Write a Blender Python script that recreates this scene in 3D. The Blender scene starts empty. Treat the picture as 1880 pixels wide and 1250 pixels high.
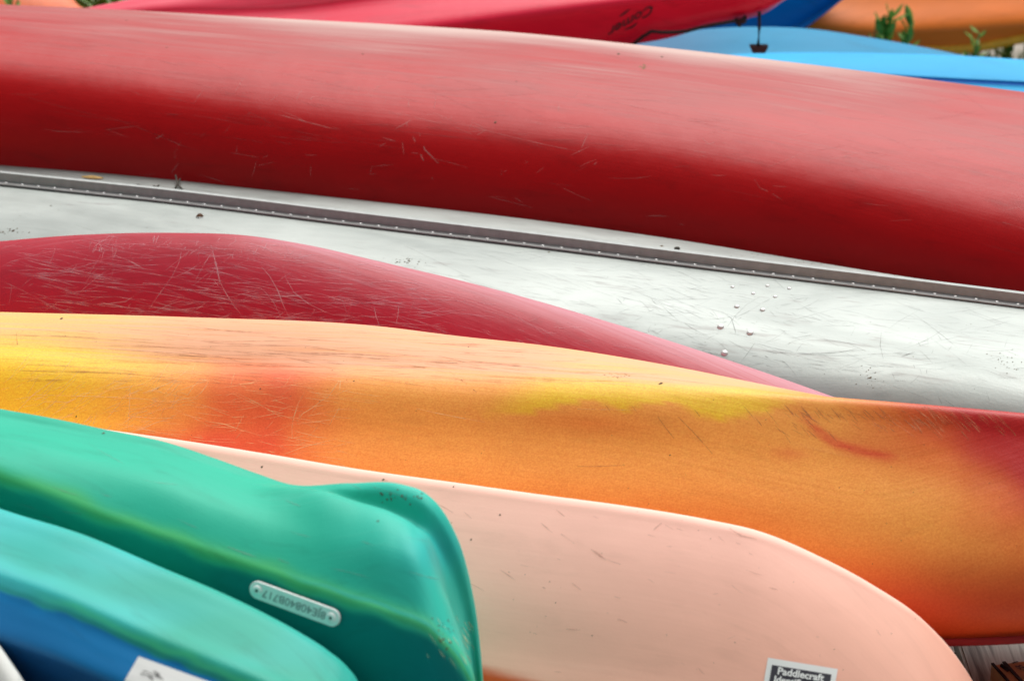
import bpy, bmesh, math, random
import numpy as np
from mathutils import Vector, Matrix
from mathutils.bvhtree import BVHTree

random.seed(7); rng = np.random.default_rng(7)
sc = bpy.context.scene
col = sc.collection

# ------------------------------------------------------------------ camera
PW, PH, F = 1880.0, 1250.0, 5000.0          # photograph size, focal length in its pixels
DEP, CAMH = math.radians(21.0), 1.44
cam_d = bpy.data.cameras.new('camera'); cam = bpy.data.objects.new('camera', cam_d); col.objects.link(cam)
cam.location = (0, 0, CAMH); cam.rotation_euler = (math.radians(90) - DEP, 0, 0)
cam_d.sensor_fit = 'HORIZONTAL'; cam_d.sensor_width = 36; cam_d.lens = 36 * F / PW
cam_d.clip_start = .05; cam_d.clip_end = 400
cam_d.dof.use_dof = True; cam_d.dof.focus_distance = 3.22; cam_d.dof.aperture_fstop = 8.0
sc.camera = cam

# ------------------------------------------------------------------ world, sun, exposure
SUN_EL, SUN_AZ = math.radians(58), math.radians(20)      # azimuth from +Y towards +X
w = bpy.data.worlds.new('World'); sc.world = w; w.use_nodes = True
nt = w.node_tree; nt.nodes.clear()
sky = nt.nodes.new('ShaderNodeTexSky'); sky.sky_type = 'NISHITA'; sky.sun_disc = False
sky.sun_elevation = SUN_EL; sky.sun_rotation = SUN_AZ
sky.air_density = 1.0; sky.dust_density = 6.0; sky.ozone_density = 1.0
hs = nt.nodes.new('ShaderNodeHueSaturation'); hs.inputs['Saturation'].default_value = .16
bg = nt.nodes.new('ShaderNodeBackground'); bg.inputs[1].default_value = .05
wo = nt.nodes.new('ShaderNodeOutputWorld')
nt.links.new(sky.outputs[0], hs.inputs['Color']); nt.links.new(hs.outputs[0], bg.inputs[0]); nt.links.new(bg.outputs[0], wo.inputs[0])
sd = bpy.data.lights.new('sun', 'SUN'); sd.energy = 1.5; sd.angle = math.radians(60); sd.color = (1, .965, .92)
so = bpy.data.objects.new('sun', sd); col.objects.link(so)
sv = Vector((math.sin(SUN_AZ) * math.cos(SUN_EL), math.cos(SUN_AZ) * math.cos(SUN_EL), math.sin(SUN_EL)))
so.rotation_euler = sv.to_track_quat('Z', 'Y').to_euler()
sc.view_settings.view_transform = 'Standard'; sc.view_settings.look = 'None'
sc.view_settings.exposure = 1.08; sc.view_settings.gamma = 1.0

# ------------------------------------------------------------------ geometry helpers
CAM = np.array([0, 0, CAMH]); CD, SD = math.cos(DEP), math.sin(DEP)

def ray(u, v):
    u = np.asarray(u, float); v = np.asarray(v, float)
    xc = (u - PW / 2) / F; yc = -(v - PH / 2) / F
    return np.stack([xc, CD + yc * SD, -SD + yc * CD], -1)

def proj(P):
    d = P - CAM
    zc = d[..., 1] * CD - d[..., 2] * SD
    yc = d[..., 1] * SD + d[..., 2] * CD
    return PW / 2 + F * d[..., 0] / zc, PH / 2 - F * yc / zc

def herm(xs, ys, x):
    """smooth curve through points, straight beyond them"""
    xs = np.asarray(xs, float); ys = np.asarray(ys, float); x = np.asarray(x, float)
    h = np.diff(xs); d = np.diff(ys) / h
    m = np.empty_like(ys); m[0] = d[0]; m[-1] = d[-1]
    m[1:-1] = (d[:-1] * h[1:] + d[1:] * h[:-1]) / (h[:-1] + h[1:])
    i = np.clip(np.searchsorted(xs, x) - 1, 0, len(h) - 1)
    t = np.clip((x - xs[i]) / h[i], 0, 1); H = h[i]
    r = ((2*t**3 - 3*t**2 + 1) * ys[i] + (t**3 - 2*t**2 + t) * H * m[i] + (-2*t**3 + 3*t**2) * ys[i+1] + (t**3 - t**2) * H * m[i+1])
    r = r + np.where(x < xs[0], (x - xs[0]) * m[0], 0) + np.where(x > xs[-1], (x - xs[-1]) * m[-1], 0)
    return r

def sstep(a, b, x):
    t = np.clip((np.asarray(x, float) - a) / (b - a), 0, 1); return t * t * (3 - 2 * t)

def mixc(c, k, a):
    a = np.clip(a, 0, 1)[:, None]; return c * (1 - a) + np.array(k)[None] * a
def smooth_noise(u, v, sx, sy, seed):
    r = np.random.default_rng(seed); out = 0*u
    for i in range(10):
        a, b, p = r.normal(0, 1, 2).tolist() + [r.uniform(0, 6.28)]
        out = out + np.sin(u / sx * a + v / sy * b + p) / 10 * 3
    return out

def nodes_mat(name):
    m = bpy.data.materials.new(name); m.use_nodes = True
    t = m.node_tree; b = t.nodes['Principled BSDF']; return m, t, b

def link_obj(o, parent=None):
    col.objects.link(o)
    if parent is not None:
        o.parent = parent
        # parts carry scene coordinates; only a thing's root has a location of its own
        o.matrix_parent_inverse = Matrix.Translation(-parent.location) if parent.parent is None else Matrix.Identity(4)
    return o

def mesh_obj(name, verts, faces, mat, parent=None, smooth=True, uv=None, colors=None, scuff_sheen=None):
    me = bpy.data.meshes.new(name)
    me.from_pydata([tuple(map(float, p)) for p in verts], [], [tuple(map(int, f)) for f in faces])
    if smooth: me.polygons.foreach_set('use_smooth', [True] * len(me.polygons))
    n = len(me.loops); li = np.empty(n, np.int32); me.loops.foreach_get('vertex_index', li)
    if uv is not None:
        l = me.uv_layers.new(name='UVMap'); l.data.foreach_set('uv', np.asarray(uv, np.float32)[li].ravel())
    if colors is not None:
        a = me.color_attributes.new('pigment', 'FLOAT_COLOR', 'POINT'); a.data.foreach_set('color', np.asarray(colors, np.float32).ravel())
    if scuff_sheen is not None:
        a = me.attributes.new('scuff_sheen', 'FLOAT', 'POINT'); a.data.foreach_set('value', np.asarray(scuff_sheen, np.float32).ravel())
    if mat is not None: me.materials.append(mat)
    me.update()
    o = bpy.data.objects.new(name, me)
    return link_obj(o, parent)

def tag(o, label=None, cat=None, group=None, kind=None):
    if label: o['label'] = label
    if cat: o['category'] = cat
    if group: o['group'] = group
    if kind: o['kind'] = kind
    return o

def empty(name, loc, label, cat, group=None):
    o = bpy.data.objects.new(name, None); o.location = loc; o.empty_display_size = .1; col.objects.link(o)
    return tag(o, label, cat, group)

class Frame:
    """a boat's own axes: s along the boat (to the right), w across it (towards the viewer), z up"""
    def __init__(s, Yb, yaw, skew=False):
        y = math.radians(yaw); s.skew = skew; s.q = np.array([0, -1/math.cos(y), 0.]); s.O = np.array([0, Yb, 0.]); s.a = np.array([math.cos(y), -math.sin(y), 0]); s.n = np.array([-math.sin(y), -math.cos(y), 0])
    def line(self, pts, w):
        """outline points seen in the photo, set on the plane w across the boat"""
        p = np.array(pts, float); d = ray(p[:, 0], p[:, 1])
        ww = np.full(len(p), float(w)) if np.isscalar(w) else np.interp(p[:, 0], [q[0] for q in w], [q[1] for q in w])
        t = (ww - (CAM - self.O) @ self.n) / (d @ self.n)
        P = CAM + d * t[:, None]; s = P[:, 0] / self.a[0] if self.skew else (P - self.O) @ self.a
        o = np.argsort(s); s, ww, z = s[o], ww[o], P[o, 2]
        keep = np.concatenate([[True], np.diff(s) > 1e-4])
        s, ww, z = s[keep], ww[keep], z[keep]
        fn = lambda x: (herm(s, ww, x), herm(s, z, x)); fn.s = s; return fn
    def P(self, s, w, z):
        s, w, z = np.broadcast_arrays(s, w, z)
        return self.O + s[..., None] * self.a + w[..., None] * (self.q if self.skew else self.n) + np.stack([0*z, 0*z, z], -1)

def loft(fr, rows, s, sub=7, taper=(None, None), zb=0.02):
    """rows: list of (w(s), z(s)) from the hidden far edge over the top to the near edge"""
    W = np.array([r[0] * np.ones_like(s) for r in rows]); Z = np.array([r[1] * np.ones_like(s) for r in rows])
    for side, tp in enumerate(taper):
        if tp is None: continue
        s_end, L = tp[:2]; pw = tp[2] if len(tp) > 2 else .5
        d = (s - s_end) if side == 0 else (s_end - s)
        e = np.clip(d / L, 0, 1); e = 1 - (1 - e) ** 2; e = np.maximum(e, 1e-3) ** pw
        wc = (W.max(0) + W.min(0)) / 2; zc = zb
        W = wc + (W - wc) * e; Z = zc + (Z - zc) * (.35 + .65 * e)
    K = len(rows); out_w, out_z, ks = [], [], []
    L = np.zeros_like(W); L[1:] = np.cumsum(np.sqrt(np.diff(W, axis=0)**2 + np.diff(Z, axis=0)**2) ** .75 + 1e-6, 0)
    def tang(A):
        h = np.diff(L, axis=0); d = np.diff(A, axis=0) / h; m = np.empty_like(A); m[0] = d[0]; m[-1] = d[-1]
        m[1:-1] = (d[:-1] * h[1:] + d[1:] * h[:-1]) / (h[:-1] + h[1:]); return m
    mw, mz = tang(W), tang(Z)
    for k in range(K - 1):
        H = L[k+1] - L[k]
        for j in range(sub + (1 if k == K - 2 else 0)):
            t = j / sub
            c = (2*t**3 - 3*t**2 + 1, t**3 - 2*t**2 + t, -2*t**3 + 3*t**2, t**3 - t**2)
            out_w.append(c[0]*W[k] + c[1]*H*mw[k] + c[2]*W[k+1] + c[3]*H*mw[k+1])
            out_z.append(c[0]*Z[k] + c[1]*H*mz[k] + c[2]*Z[k+1] + c[3]*H*mz[k+1]); ks.append(k + t)
    OW, OZ = np.array(out_w), np.array(out_z)
    P = fr.P(s[None, :], OW, OZ)
    g = np.zeros_like(OW); g[1:] = np.cumsum(np.sqrt(np.diff(OW, axis=0)**2 + np.diff(OZ, axis=0)**2), 0)
    return P, g, np.array(ks)

def stations(s0, s1, n, dense=()):
    s = list(np.linspace(s0, s1, n))
    for a, b, m in dense: s += list(np.linspace(a, b, m))
    s = np.unique(np.round(np.array(s), 5)); return s

def hull(name, fr, rows, s, mat, parent, sub=7, taper=(None, None), zb=.02, pig=None, scuff_sheen=None, caps=True, close=True):
    P, g, ks = loft(fr, rows, s, sub, taper, zb)
    m, n = P.shape[:2]
    V = P.reshape(-1, 3)
    idx = np.arange(m * n).reshape(m, n)
    f = np.stack([idx[:-1, :-1], idx[1:, :-1], idx[1:, 1:], idx[:-1, 1:]], -1).reshape(-1, 4)
    faces = [tuple(q) for q in f]
    if close:   # the deck side, facing the ground
        faces += [(idx[-1, j], idx[0, j], idx[0, j+1], idx[-1, j+1]) for j in range(n - 1)]
    if caps:
        faces.append(tuple(idx[::-1, 0])); faces.append(tuple(idx[:, -1]))
    S = np.broadcast_to(s[None, :], (m, n)).reshape(-1); KK = np.broadcast_to(ks[:, None], (m, n)).reshape(-1)
    uv = np.stack([S + 3.0, g.reshape(-1)], -1)
    u, v = proj(V)
    c = None if pig is None else pig(u, v, S, KK)
    sf = np.zeros(len(V)) if scuff_sheen is None else np.clip(scuff_sheen(u, v, S, KK), 0, 2)
    o = mesh_obj(name, V, faces, mat, parent, True, uv, c, sf)
    bvh = BVHTree.FromPolygons([tuple(p) for p in V], [tuple(int(i) for i in q) for q in f])
    o_info = dict(obj=o, bvh=bvh, fr=fr)
    zs = [(round(float(np.interp(q, s, P[int(np.argmin(abs(ks - k))), :, 2])), 3)) for k in range(len(rows)) for q in (-.3, 0, .3)]
    print('Z', name, parent.name if parent else '', zs)
    return o_info

CV = Vector((0, 0, CAMH))
def hit(B, u, v):
    d = Vector(ray(u, v)); d.normalize()
    loc, nor, i, dist = B['bvh'].ray_cast(CV, d)
    if loc is None: return None
    if nor.dot(d) > 0: nor = -nor
    return loc, nor

def box_v(mat4, sx, sy, sz):
    vs = [mat4 @ Vector((x*sx/2, y*sy/2, z*sz/2)) for x in (-1, 1) for y in (-1, 1) for z in (-1, 1)]
    fs = [(0,1,3,2), (4,6,7,5), (0,4,5,1), (2,3,7,6), (0,2,6,4), (1,5,7,3)]
    return vs, fs

def strips(B, paths, mat, parent, name, off=.0004, kind='stuff'):
    """fine scratches following the hull: each path is (points in the photo, width in metres)"""
    V, Fc, UV = [], [], []
    for pts, wd in paths:
        H = [hit(B, *p) for p in pts]
        if any(h is None for h in H) or len(H) < 2: continue
        if any((H[i+1][0] - H[i][0]).length > .12 for i in range(len(H) - 1)): continue
        n = len(H); b = len(V)
        for i, (loc, nor) in enumerate(H):
            t = (H[min(i+1, n-1)][0] - H[max(i-1, 0)][0])
            if t.length < 1e-6: t = Vector((1, 0, 0))
            t.normalize(); sd_ = nor.cross(t).normalized()
            f = math.sin(math.pi * (i + .25) / (n - .5)) ** .6 if n > 1 else 1
            V += [loc + nor * off + sd_ * wd * f / 2, loc + nor * off - sd_ * wd * f / 2]
            UV += [(i * .01 + b, 0), (i * .01 + b, 1)]
        Fc += [(b+2*i, b+2*i+1, b+2*i+3, b+2*i+2) for i in range(n - 1)]
    if not V: return None
    o = mesh_obj(name, V, Fc, mat, parent, True, UV)
    return tag(o, kind=kind)

def curve_pts(x0, y0, ang, L, bend, n=9):
    pts = []; a = ang; x, y = x0, y0
    for i in range(n):
        pts.append((x, y)); x += math.cos(a) * L / (n-1); y += math.sin(a) * L / (n-1); a += bend / (n-1)
    return pts

def rand_scratches(region, n, ang, spread, Lr, wr, bend=.3):
    out = []
    for _ in range(n):
        x = random.uniform(region[0], region[2]); y = random.uniform(region[1], region[3])
        L = random.uniform(*Lr) * random.choice((.5, 1, 1))
        out.append((curve_pts(x, y, math.radians(random.gauss(ang, spread)), L, random.uniform(-bend, bend)), random.uniform(*wr)))
    return out

def blob_dirt(B, specs, mat, parent, name='dirt_speck'):
    V, Fc = [], []
    for (u, v, r) in specs:
        h = hit(B, u, v)
        if not h: continue
        loc, nor = h; t = nor.orthogonal().normalized(); bt = nor.cross(t); b = len(V); k = 8
        V.append(loc + nor * r * .5)
        for i in range(k):
            a = i * 2 * math.pi / k; rr = r * random.uniform(.55, 1.25)
            V.append(loc + nor * .0002 + t * math.cos(a) * rr + bt * math.sin(a) * rr * .7)
        Fc += [(b, b+1+i, b+1+(i+1) % k) for i in range(k)]
    return tag(mesh_obj(name, V, Fc, mat, parent, True), kind='stuff') if V else None

def tube(name, pts, r, mat, parent=None, n=8, closed=False):
    pts = [Vector(p) for p in pts]; V, Fc = [], []
    rr = r if isinstance(r, (list, tuple)) else [r] * len(pts)
    for i, p in enumerate(pts):
        t = (pts[min(i+1, len(pts)-1)] - pts[max(i-1, 0)]).normalized()
        a = t.cross(Vector((0, 0, 1))); a = a.normalized() if a.length > 1e-3 else Vector((1, 0, 0)); b = t.cross(a)
        V += [p + (a * math.cos(q) + b * math.sin(q)) * rr[i] for q in [2*math.pi*k/n for k in range(n)]]
    for i in range(len(pts) - 1):
        Fc += [(i*n+k, i*n+(k+1) % n, (i+1)*n+(k+1) % n, (i+1)*n+k) for k in range(n)]
    Fc += [tuple(range(n))[::-1], tuple((len(pts)-1)*n+k for k in range(n))]
    return mesh_obj(name, V, Fc, mat, parent, True)

# ------------------------------------------------------------------ materials
def plastic(name, base=None, bleach_sheen=(.8, .6, .5), rough=.38, streak=1.0, grain=0.0, grain_scale=900, bump=.12, spec=.5, blotch=.08, coat=0.0, streak_thr=(.35, .75), speck_col=None, grime=.35, edge_sheen=None):
    m, t, b = nodes_mat(name); N, L = t.nodes, t.links
    uv = N.new('ShaderNodeUVMap'); uv.uv_map = 'UVMap'
    geo = N.new('ShaderNodeTexCoord')
    if base is None:
        c = N.new('ShaderNodeAttribute'); c.attribute_name = 'pigment'; csock = c.outputs['Color']
    else:
        c = N.new('ShaderNodeRGB'); c.outputs[0].default_value = (*base, 1); csock = c.outputs[0]
    # blotchy tone over the whole hull
    n1 = N.new('ShaderNodeTexNoise'); n1.inputs['Scale'].default_value = 5; n1.inputs['Detail'].default_value = 5
    mp0 = N.new('ShaderNodeMapping'); mp0.inputs['Scale'].default_value = (1, 3, 1); L.new(uv.outputs[0], mp0.inputs[0]); L.new(mp0.outputs[0], n1.inputs['Vector'])
    r1 = N.new('ShaderNodeMapRange'); r1.inputs[1].default_value = .3; r1.inputs[2].default_value = .7; r1.inputs[3].default_value = 1 - blotch; r1.inputs[4].default_value = 1 + blotch
    L.new(n1.outputs[0], r1.inputs[0])
    mul = N.new('ShaderNodeVectorMath'); mul.operation = 'SCALE'; L.new(csock, mul.inputs[0]); L.new(r1.outputs[0], mul.inputs['Scale'])
    cur = mul.outputs[0]
    # ground-in grime, patchy and dragged along the hull
    ng = N.new('ShaderNodeTexNoise'); ng.inputs['Scale'].default_value = 1; ng.inputs['Detail'].default_value = 9; ng.inputs['Roughness'].default_value = .68; ng.inputs['Distortion'].default_value = .4
    mg = N.new('ShaderNodeMapping'); mg.inputs['Scale'].default_value = (9, 34, 1); L.new(uv.outputs[0], mg.inputs[0]); L.new(mg.outputs[0], ng.inputs['Vector'])
    rg_ = N.new('ShaderNodeMapRange'); rg_.interpolation_type = 'SMOOTHSTEP'; rg_.inputs[1].default_value = .50; rg_.inputs[2].default_value = .70; rg_.inputs[3].default_value = 0; rg_.inputs[4].default_value = grime; L.new(ng.outputs[0], rg_.inputs[0])
    mxg = N.new('ShaderNodeMix'); mxg.data_type = 'RGBA'; dg_ = N.new('ShaderNodeVectorMath'); dg_.operation = 'MULTIPLY'; dg_.inputs[1].default_value = (.62, .60, .58); L.new(cur, dg_.inputs[0])
    L.new(rg_.outputs[0], mxg.inputs[0]); L.new(cur, mxg.inputs[6]); L.new(dg_.outputs[0], mxg.inputs[7]); cur = mxg.outputs[2]
    # moulded-in speckle
    if grain > 0:
        n2 = N.new('ShaderNodeTexNoise'); n2.inputs['Scale'].default_value = grain_scale; n2.inputs['Detail'].default_value = 2
        L.new(geo.outputs['Object'], n2.inputs['Vector'])
        r2 = N.new('ShaderNodeMapRange'); r2.inputs[1].default_value = .3; r2.inputs[2].default_value = .7; r2.inputs[3].default_value = 0; r2.inputs[4].default_value = 1
        L.new(n2.outputs[0], r2.inputs[0])
        mx = N.new('ShaderNodeMix'); mx.data_type = 'RGBA'; mx.blend_type = 'MIX'
        sc1 = N.new('ShaderNodeMath'); sc1.operation = 'MULTIPLY'; sc1.inputs[1].default_value = grain; L.new(r2.outputs[0], sc1.inputs[0])
        dk = N.new('ShaderNodeVectorMath'); dk.operation = 'MULTIPLY'; L.new(cur, dk.inputs[0]); dk.inputs[1].default_value = speck_col or (.75, .5, .45)
        L.new(sc1.outputs[0], mx.inputs[0]); L.new(cur, mx.inputs[6]); L.new(dk.outputs[0], mx.inputs[7]); cur = mx.outputs[2]
    # drag wear streaks; some hulls also get sky sheen painted into this layer
    at = N.new('ShaderNodeAttribute'); at.attribute_name = 'scuff_sheen'
    mp = N.new('ShaderNodeMapping'); mp.inputs['Scale'].default_value = (3.2, 230, 1); mp.inputs['Rotation'].default_value = (0, 0, .004)
    L.new(uv.outputs[0], mp.inputs[0])
    n3 = N.new('ShaderNodeTexNoise'); n3.inputs['Scale'].default_value = 1; n3.inputs['Detail'].default_value = 4; n3.inputs['Distortion'].default_value = .15; L.new(mp.outputs[0], n3.inputs['Vector'])
    mpb = N.new('ShaderNodeMapping'); mpb.inputs['Scale'].default_value = (4, 26, 1); L.new(uv.outputs[0], mpb.inputs[0])
    n4 = N.new('ShaderNodeTexNoise'); n4.inputs['Scale'].default_value = 1; n4.inputs['Detail'].default_value = 6; L.new(mpb.outputs[0], n4.inputs['Vector'])
    ad = N.new('ShaderNodeMath'); ad.operation = 'MULTIPLY_ADD'; L.new(n3.outputs[0], ad.inputs[0]); ad.inputs[1].default_value = .55; 
    mm = N.new('ShaderNodeMath'); mm.operation = 'MULTIPLY'; mm.inputs[1].default_value = .45; L.new(n4.outputs[0], mm.inputs[0]); L.new(mm.outputs[0], ad.inputs[2])
    # threshold slides with scuff: pale = smoothstep(noise + scuff - .x)
    a2 = N.new('ShaderNodeMath'); a2.operation = 'ADD'; L.new(ad.outputs[0], a2.inputs[0]); L.new(at.outputs['Fac'], a2.inputs[1])
    r3 = N.new('ShaderNodeMapRange'); r3.interpolation_type = 'SMOOTHSTEP'; r3.inputs[1].default_value = .62; r3.inputs[2].default_value = 1.25; L.new(a2.outputs[0], r3.inputs[0])
    m3 = N.new('ShaderNodeMath'); m3.operation = 'MULTIPLY'; m3.inputs[1].default_value = streak; L.new(r3.outputs[0], m3.inputs[0])
    mx2 = N.new('ShaderNodeMix'); mx2.data_type = 'RGBA'; L.new(m3.outputs[0], mx2.inputs[0]); L.new(cur, mx2.inputs[6]); mx2.inputs[7].default_value = (*bleach_sheen, 1)
    # palest tone, painted sky sheen on the red canoe's top edge
    r4 = N.new('ShaderNodeMapRange'); r4.inputs[1].default_value = 1.0; r4.inputs[2].default_value = 1.6; r4.inputs[3].default_value = 0; r4.inputs[4].default_value = .75; L.new(a2.outputs[0], r4.inputs[0])
    mx3 = N.new('ShaderNodeMix'); mx3.data_type = 'RGBA'; L.new(r4.outputs[0], mx3.inputs[0]); L.new(mx2.outputs[2], mx3.inputs[6]); mx3.inputs[7].default_value = (*(edge_sheen or bleach_sheen), 1)
    L.new(mx3.outputs[2], b.inputs['Base Color'])
    rr = N.new('ShaderNodeMapRange'); rr.inputs[3].default_value = rough; rr.inputs[4].default_value = min(1, rough + .22); L.new(m3.outputs[0], rr.inputs[0]); L.new(rr.outputs[0], b.inputs['Roughness'])
    b.inputs['Specular IOR Level'].default_value = spec
    if coat: b.inputs['Coat Weight'].default_value = coat; b.inputs['Coat Roughness'].default_value = .25
    # fine relief
    n5 = N.new('ShaderNodeTexNoise'); n5.inputs['Scale'].default_value = 9; n5.inputs['Detail'].default_value = 3; L.new(geo.outputs['Object'], n5.inputs['Vector'])
    n6 = N.new('ShaderNodeTexNoise'); n6.inputs['Scale'].default_value = 420; n6.inputs['Detail'].default_value = 2; L.new(geo.outputs['Object'], n6.inputs['Vector'])
    s1 = N.new('ShaderNodeMath'); s1.operation = 'MULTIPLY'; s1.inputs[1].default_value = 8; L.new(n5.outputs[0], s1.inputs[0])
    s2 = N.new('ShaderNodeMath'); s2.operation = 'MULTIPLY_ADD'; s2.inputs[1].default_value = .35; L.new(n6.outputs[0], s2.inputs[0]); L.new(s1.outputs[0], s2.inputs[2])
    s3 = N.new('ShaderNodeMath'); s3.operation = 'MULTIPLY_ADD'; L.new(n3.outputs[0], s3.inputs[0]); s3.inputs[1].default_value = .5; L.new(s2.outputs[0], s3.inputs[2])
    bp = N.new('ShaderNodeBump'); bp.inputs['Strength'].default_value = bump; bp.inputs['Distance'].default_value = .004
    L.new(s3.outputs[0], bp.inputs['Height']); L.new(bp.outputs[0], b.inputs['Normal'])
    return m

def simple(name, colr, rough=.5, metal=0.0, noise=.12, scale=60, bump=.0):
    m, t, b = nodes_mat(name); N, L = t.nodes, t.links
    tc = N.new('ShaderNodeTexCoord'); n = N.new('ShaderNodeTexNoise'); n.inputs['Scale'].default_value = scale; n.inputs['Detail'].default_value = 4
    L.new(tc.outputs['Object'], n.inputs['Vector'])
    r = N.new('ShaderNodeMapRange'); r.inputs[1].default_value = .3; r.inputs[2].default_value = .7; r.inputs[3].default_value = 1 - noise; r.inputs[4].default_value = 1 + noise; L.new(n.outputs[0], r.inputs[0])
    v = N.new('ShaderNodeVectorMath'); v.operation = 'SCALE'; v.inputs[0].default_value = colr; L.new(r.outputs[0], v.inputs['Scale']); L.new(v.outputs[0], b.inputs['Base Color'])
    b.inputs['Roughness'].default_value = rough; b.inputs['Metallic'].default_value = metal
    if bump:
        bp = N.new('ShaderNodeBump'); bp.inputs['Strength'].default_value = bump; bp.inputs['Distance'].default_value = .003; L.new(n.outputs[0], bp.inputs['Height']); L.new(bp.outputs[0], b.inputs['Normal'])
    return m

def scratch_mat(name, colr, alpha=.6, rough=.7):
    m, t, b = nodes_mat(name); N, L = t.nodes, t.links
    b.inputs['Base Color'].default_value = (*colr, 1); b.inputs['Roughness'].default_value = rough
    tc = N.new('ShaderNodeTexCoord'); n = N.new('ShaderNodeTexNoise'); n.inputs['Scale'].default_value = 55; n.inputs['Detail'].default_value = 3
    L.new(tc.outputs['Object'], n.inputs['Vector'])
    r = N.new('ShaderNodeMapRange'); r.inputs[1].default_value = .35; r.inputs[2].default_value = .65; r.inputs[3].default_value = alpha * .25; r.inputs[4].default_value = alpha; L.new(n.outputs[0], r.inputs[0])
    L.new(r.outputs[0], b.inputs['Alpha'])
    return m

def aluminium():
    m, t, b = nodes_mat('weathered_aluminium'); N, L = t.nodes, t.links
    uv = N.new('ShaderNodeUVMap'); uv.uv_map = 'UVMap'; tc = N.new('ShaderNodeTexCoord')
    def noise(scale3, det, dist=0, src=None):
        mp = N.new('ShaderNodeMapping'); mp.inputs['Scale'].default_value = scale3; L.new(src or uv.outputs[0], mp.inputs[0])
        n = N.new('ShaderNodeTexNoise'); n.inputs['Scale'].default_value = 1; n.inputs['Detail'].default_value = det; n.inputs['Distortion'].default_value = dist; L.new(mp.outputs[0], n.inputs['Vector']); return n.outputs[0]
    big = noise((3, 9, 1), 6, .6); strk = noise((7, 150, 1), 5, .8); fine = noise((300, 300, 300), 3, 0, tc.outputs['Object']); mid = noise((14, 40, 1), 8, 1.2)
    at = N.new('ShaderNodeAttribute'); at.attribute_name = 'scuff_sheen'
    cr = N.new('ShaderNodeValToRGB'); e = cr.color_ramp; e.elements[0].position = .34; e.elements[0].color = (.225, .25, .238, 1); e.elements[1].position = .60; e.elements[1].color = (.345, .375, .358, 1)
    mxn = N.new('ShaderNodeMath'); mxn.operation = 'MULTIPLY_ADD'; mxn.inputs[1].default_value = .28; L.new(mid, mxn.inputs[0]); hb = N.new('ShaderNodeMath'); hb.operation = 'MULTIPLY'; hb.inputs[1].default_value = .72; L.new(big, hb.inputs[0]); L.new(hb.outputs[0], mxn.inputs[2]); L.new(mxn.outputs[0], cr.inputs[0])
    # dark scuffs
    a = N.new('ShaderNodeMath'); a.operation = 'MULTIPLY'; L.new(strk, a.inputs[0]); L.new(mid, a.inputs[1])
    a2 = N.new('ShaderNodeMath'); a2.operation = 'MULTIPLY_ADD'; L.new(at.outputs['Fac'], a2.inputs[0]); a2.inputs[1].default_value = .13; L.new(a.outputs[0], a2.inputs[2])
    r = N.new('ShaderNodeMapRange'); r.interpolation_type = 'SMOOTHSTEP'; r.inputs[1].default_value = .34; r.inputs[2].default_value = .48; r.inputs[4].default_value = .55; L.new(a2.outputs[0], r.inputs[0])
    mx = N.new('ShaderNodeMix'); mx.data_type = 'RGBA'; L.new(r.outputs[0], mx.inputs[0]); L.new(cr.outputs[0], mx.inputs[6]); mx.inputs[7].default_value = (.22, .22, .21, 1)
    L.new(mx.outputs[2], b.inputs['Base Color'])
    b.inputs['Metallic'].default_value = .55
    rr = N.new('ShaderNodeMapRange'); rr.inputs[3].default_value = .42; rr.inputs[4].default_value = .62; L.new(mid, rr.inputs[0]); L.new(rr.outputs[0], b.inputs['Roughness'])
    bp = N.new('ShaderNodeBump'); bp.inputs['Strength'].default_value = .22; bp.inputs['Distance'].default_value = .004
    s = N.new('ShaderNodeMath'); s.operation = 'MULTIPLY_ADD'; L.new(fine, s.inputs[0]); s.inputs[1].default_value = .12
    s_ = N.new('ShaderNodeMath'); s_.operation = 'MULTIPLY'; s_.inputs[1].default_value = 2.4; L.new(big, s_.inputs[0]); L.new(s_.outputs[0], s.inputs[2])
    L.new(s.outputs[0], bp.inputs['Height']); L.new(bp.outputs[0], b.inputs['Normal'])
    return m

def wood():
    m, t, b = nodes_mat('weathered_wood'); N, L = t.nodes, t.links
    tc = N.new('ShaderNodeTexCoord'); oi = N.new('ShaderNodeObjectInfo')
    ad = N.new('ShaderNodeVectorMath'); ad.operation = 'MULTIPLY_ADD'; L.new(oi.outputs['Random'], ad.inputs[0]); ad.inputs[1].default_value = (9, 4, 3); L.new(tc.outputs['Object'], ad.inputs[2])
    mp = N.new('ShaderNodeMapping'); mp.inputs['Scale'].default_value = (110, 4, 60); L.new(ad.outputs[0], mp.inputs[0])
    n = N.new('ShaderNodeTexNoise'); n.inputs['Scale'].default_value = 1; n.inputs['Detail'].default_value = 7; n.inputs['Distortion'].default_value = 1.0; L.new(mp.outputs[0], n.inputs['Vector'])
    cr = N.new('ShaderNodeValToRGB'); e = cr.color_ramp; e.elements[0].position = .33; e.elements[0].color = (.22, .215, .21, 1); e.elements[1].position = .55; e.elements[1].color = (.70, .71, .67, 1)
    L.new(n.outputs[0], cr.inputs[0]); L.new(cr.outputs[0], b.inputs['Base Color']); b.inputs['Roughness'].default_value = .85
    bp = N.new('ShaderNodeBump'); bp.inputs['Strength'].default_value = .6; bp.inputs['Distance'].default_value = .003; L.new(n.outputs[0], bp.inputs['Height']); L.new(bp.outputs[0], b.inputs['Normal'])
    return m

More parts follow.
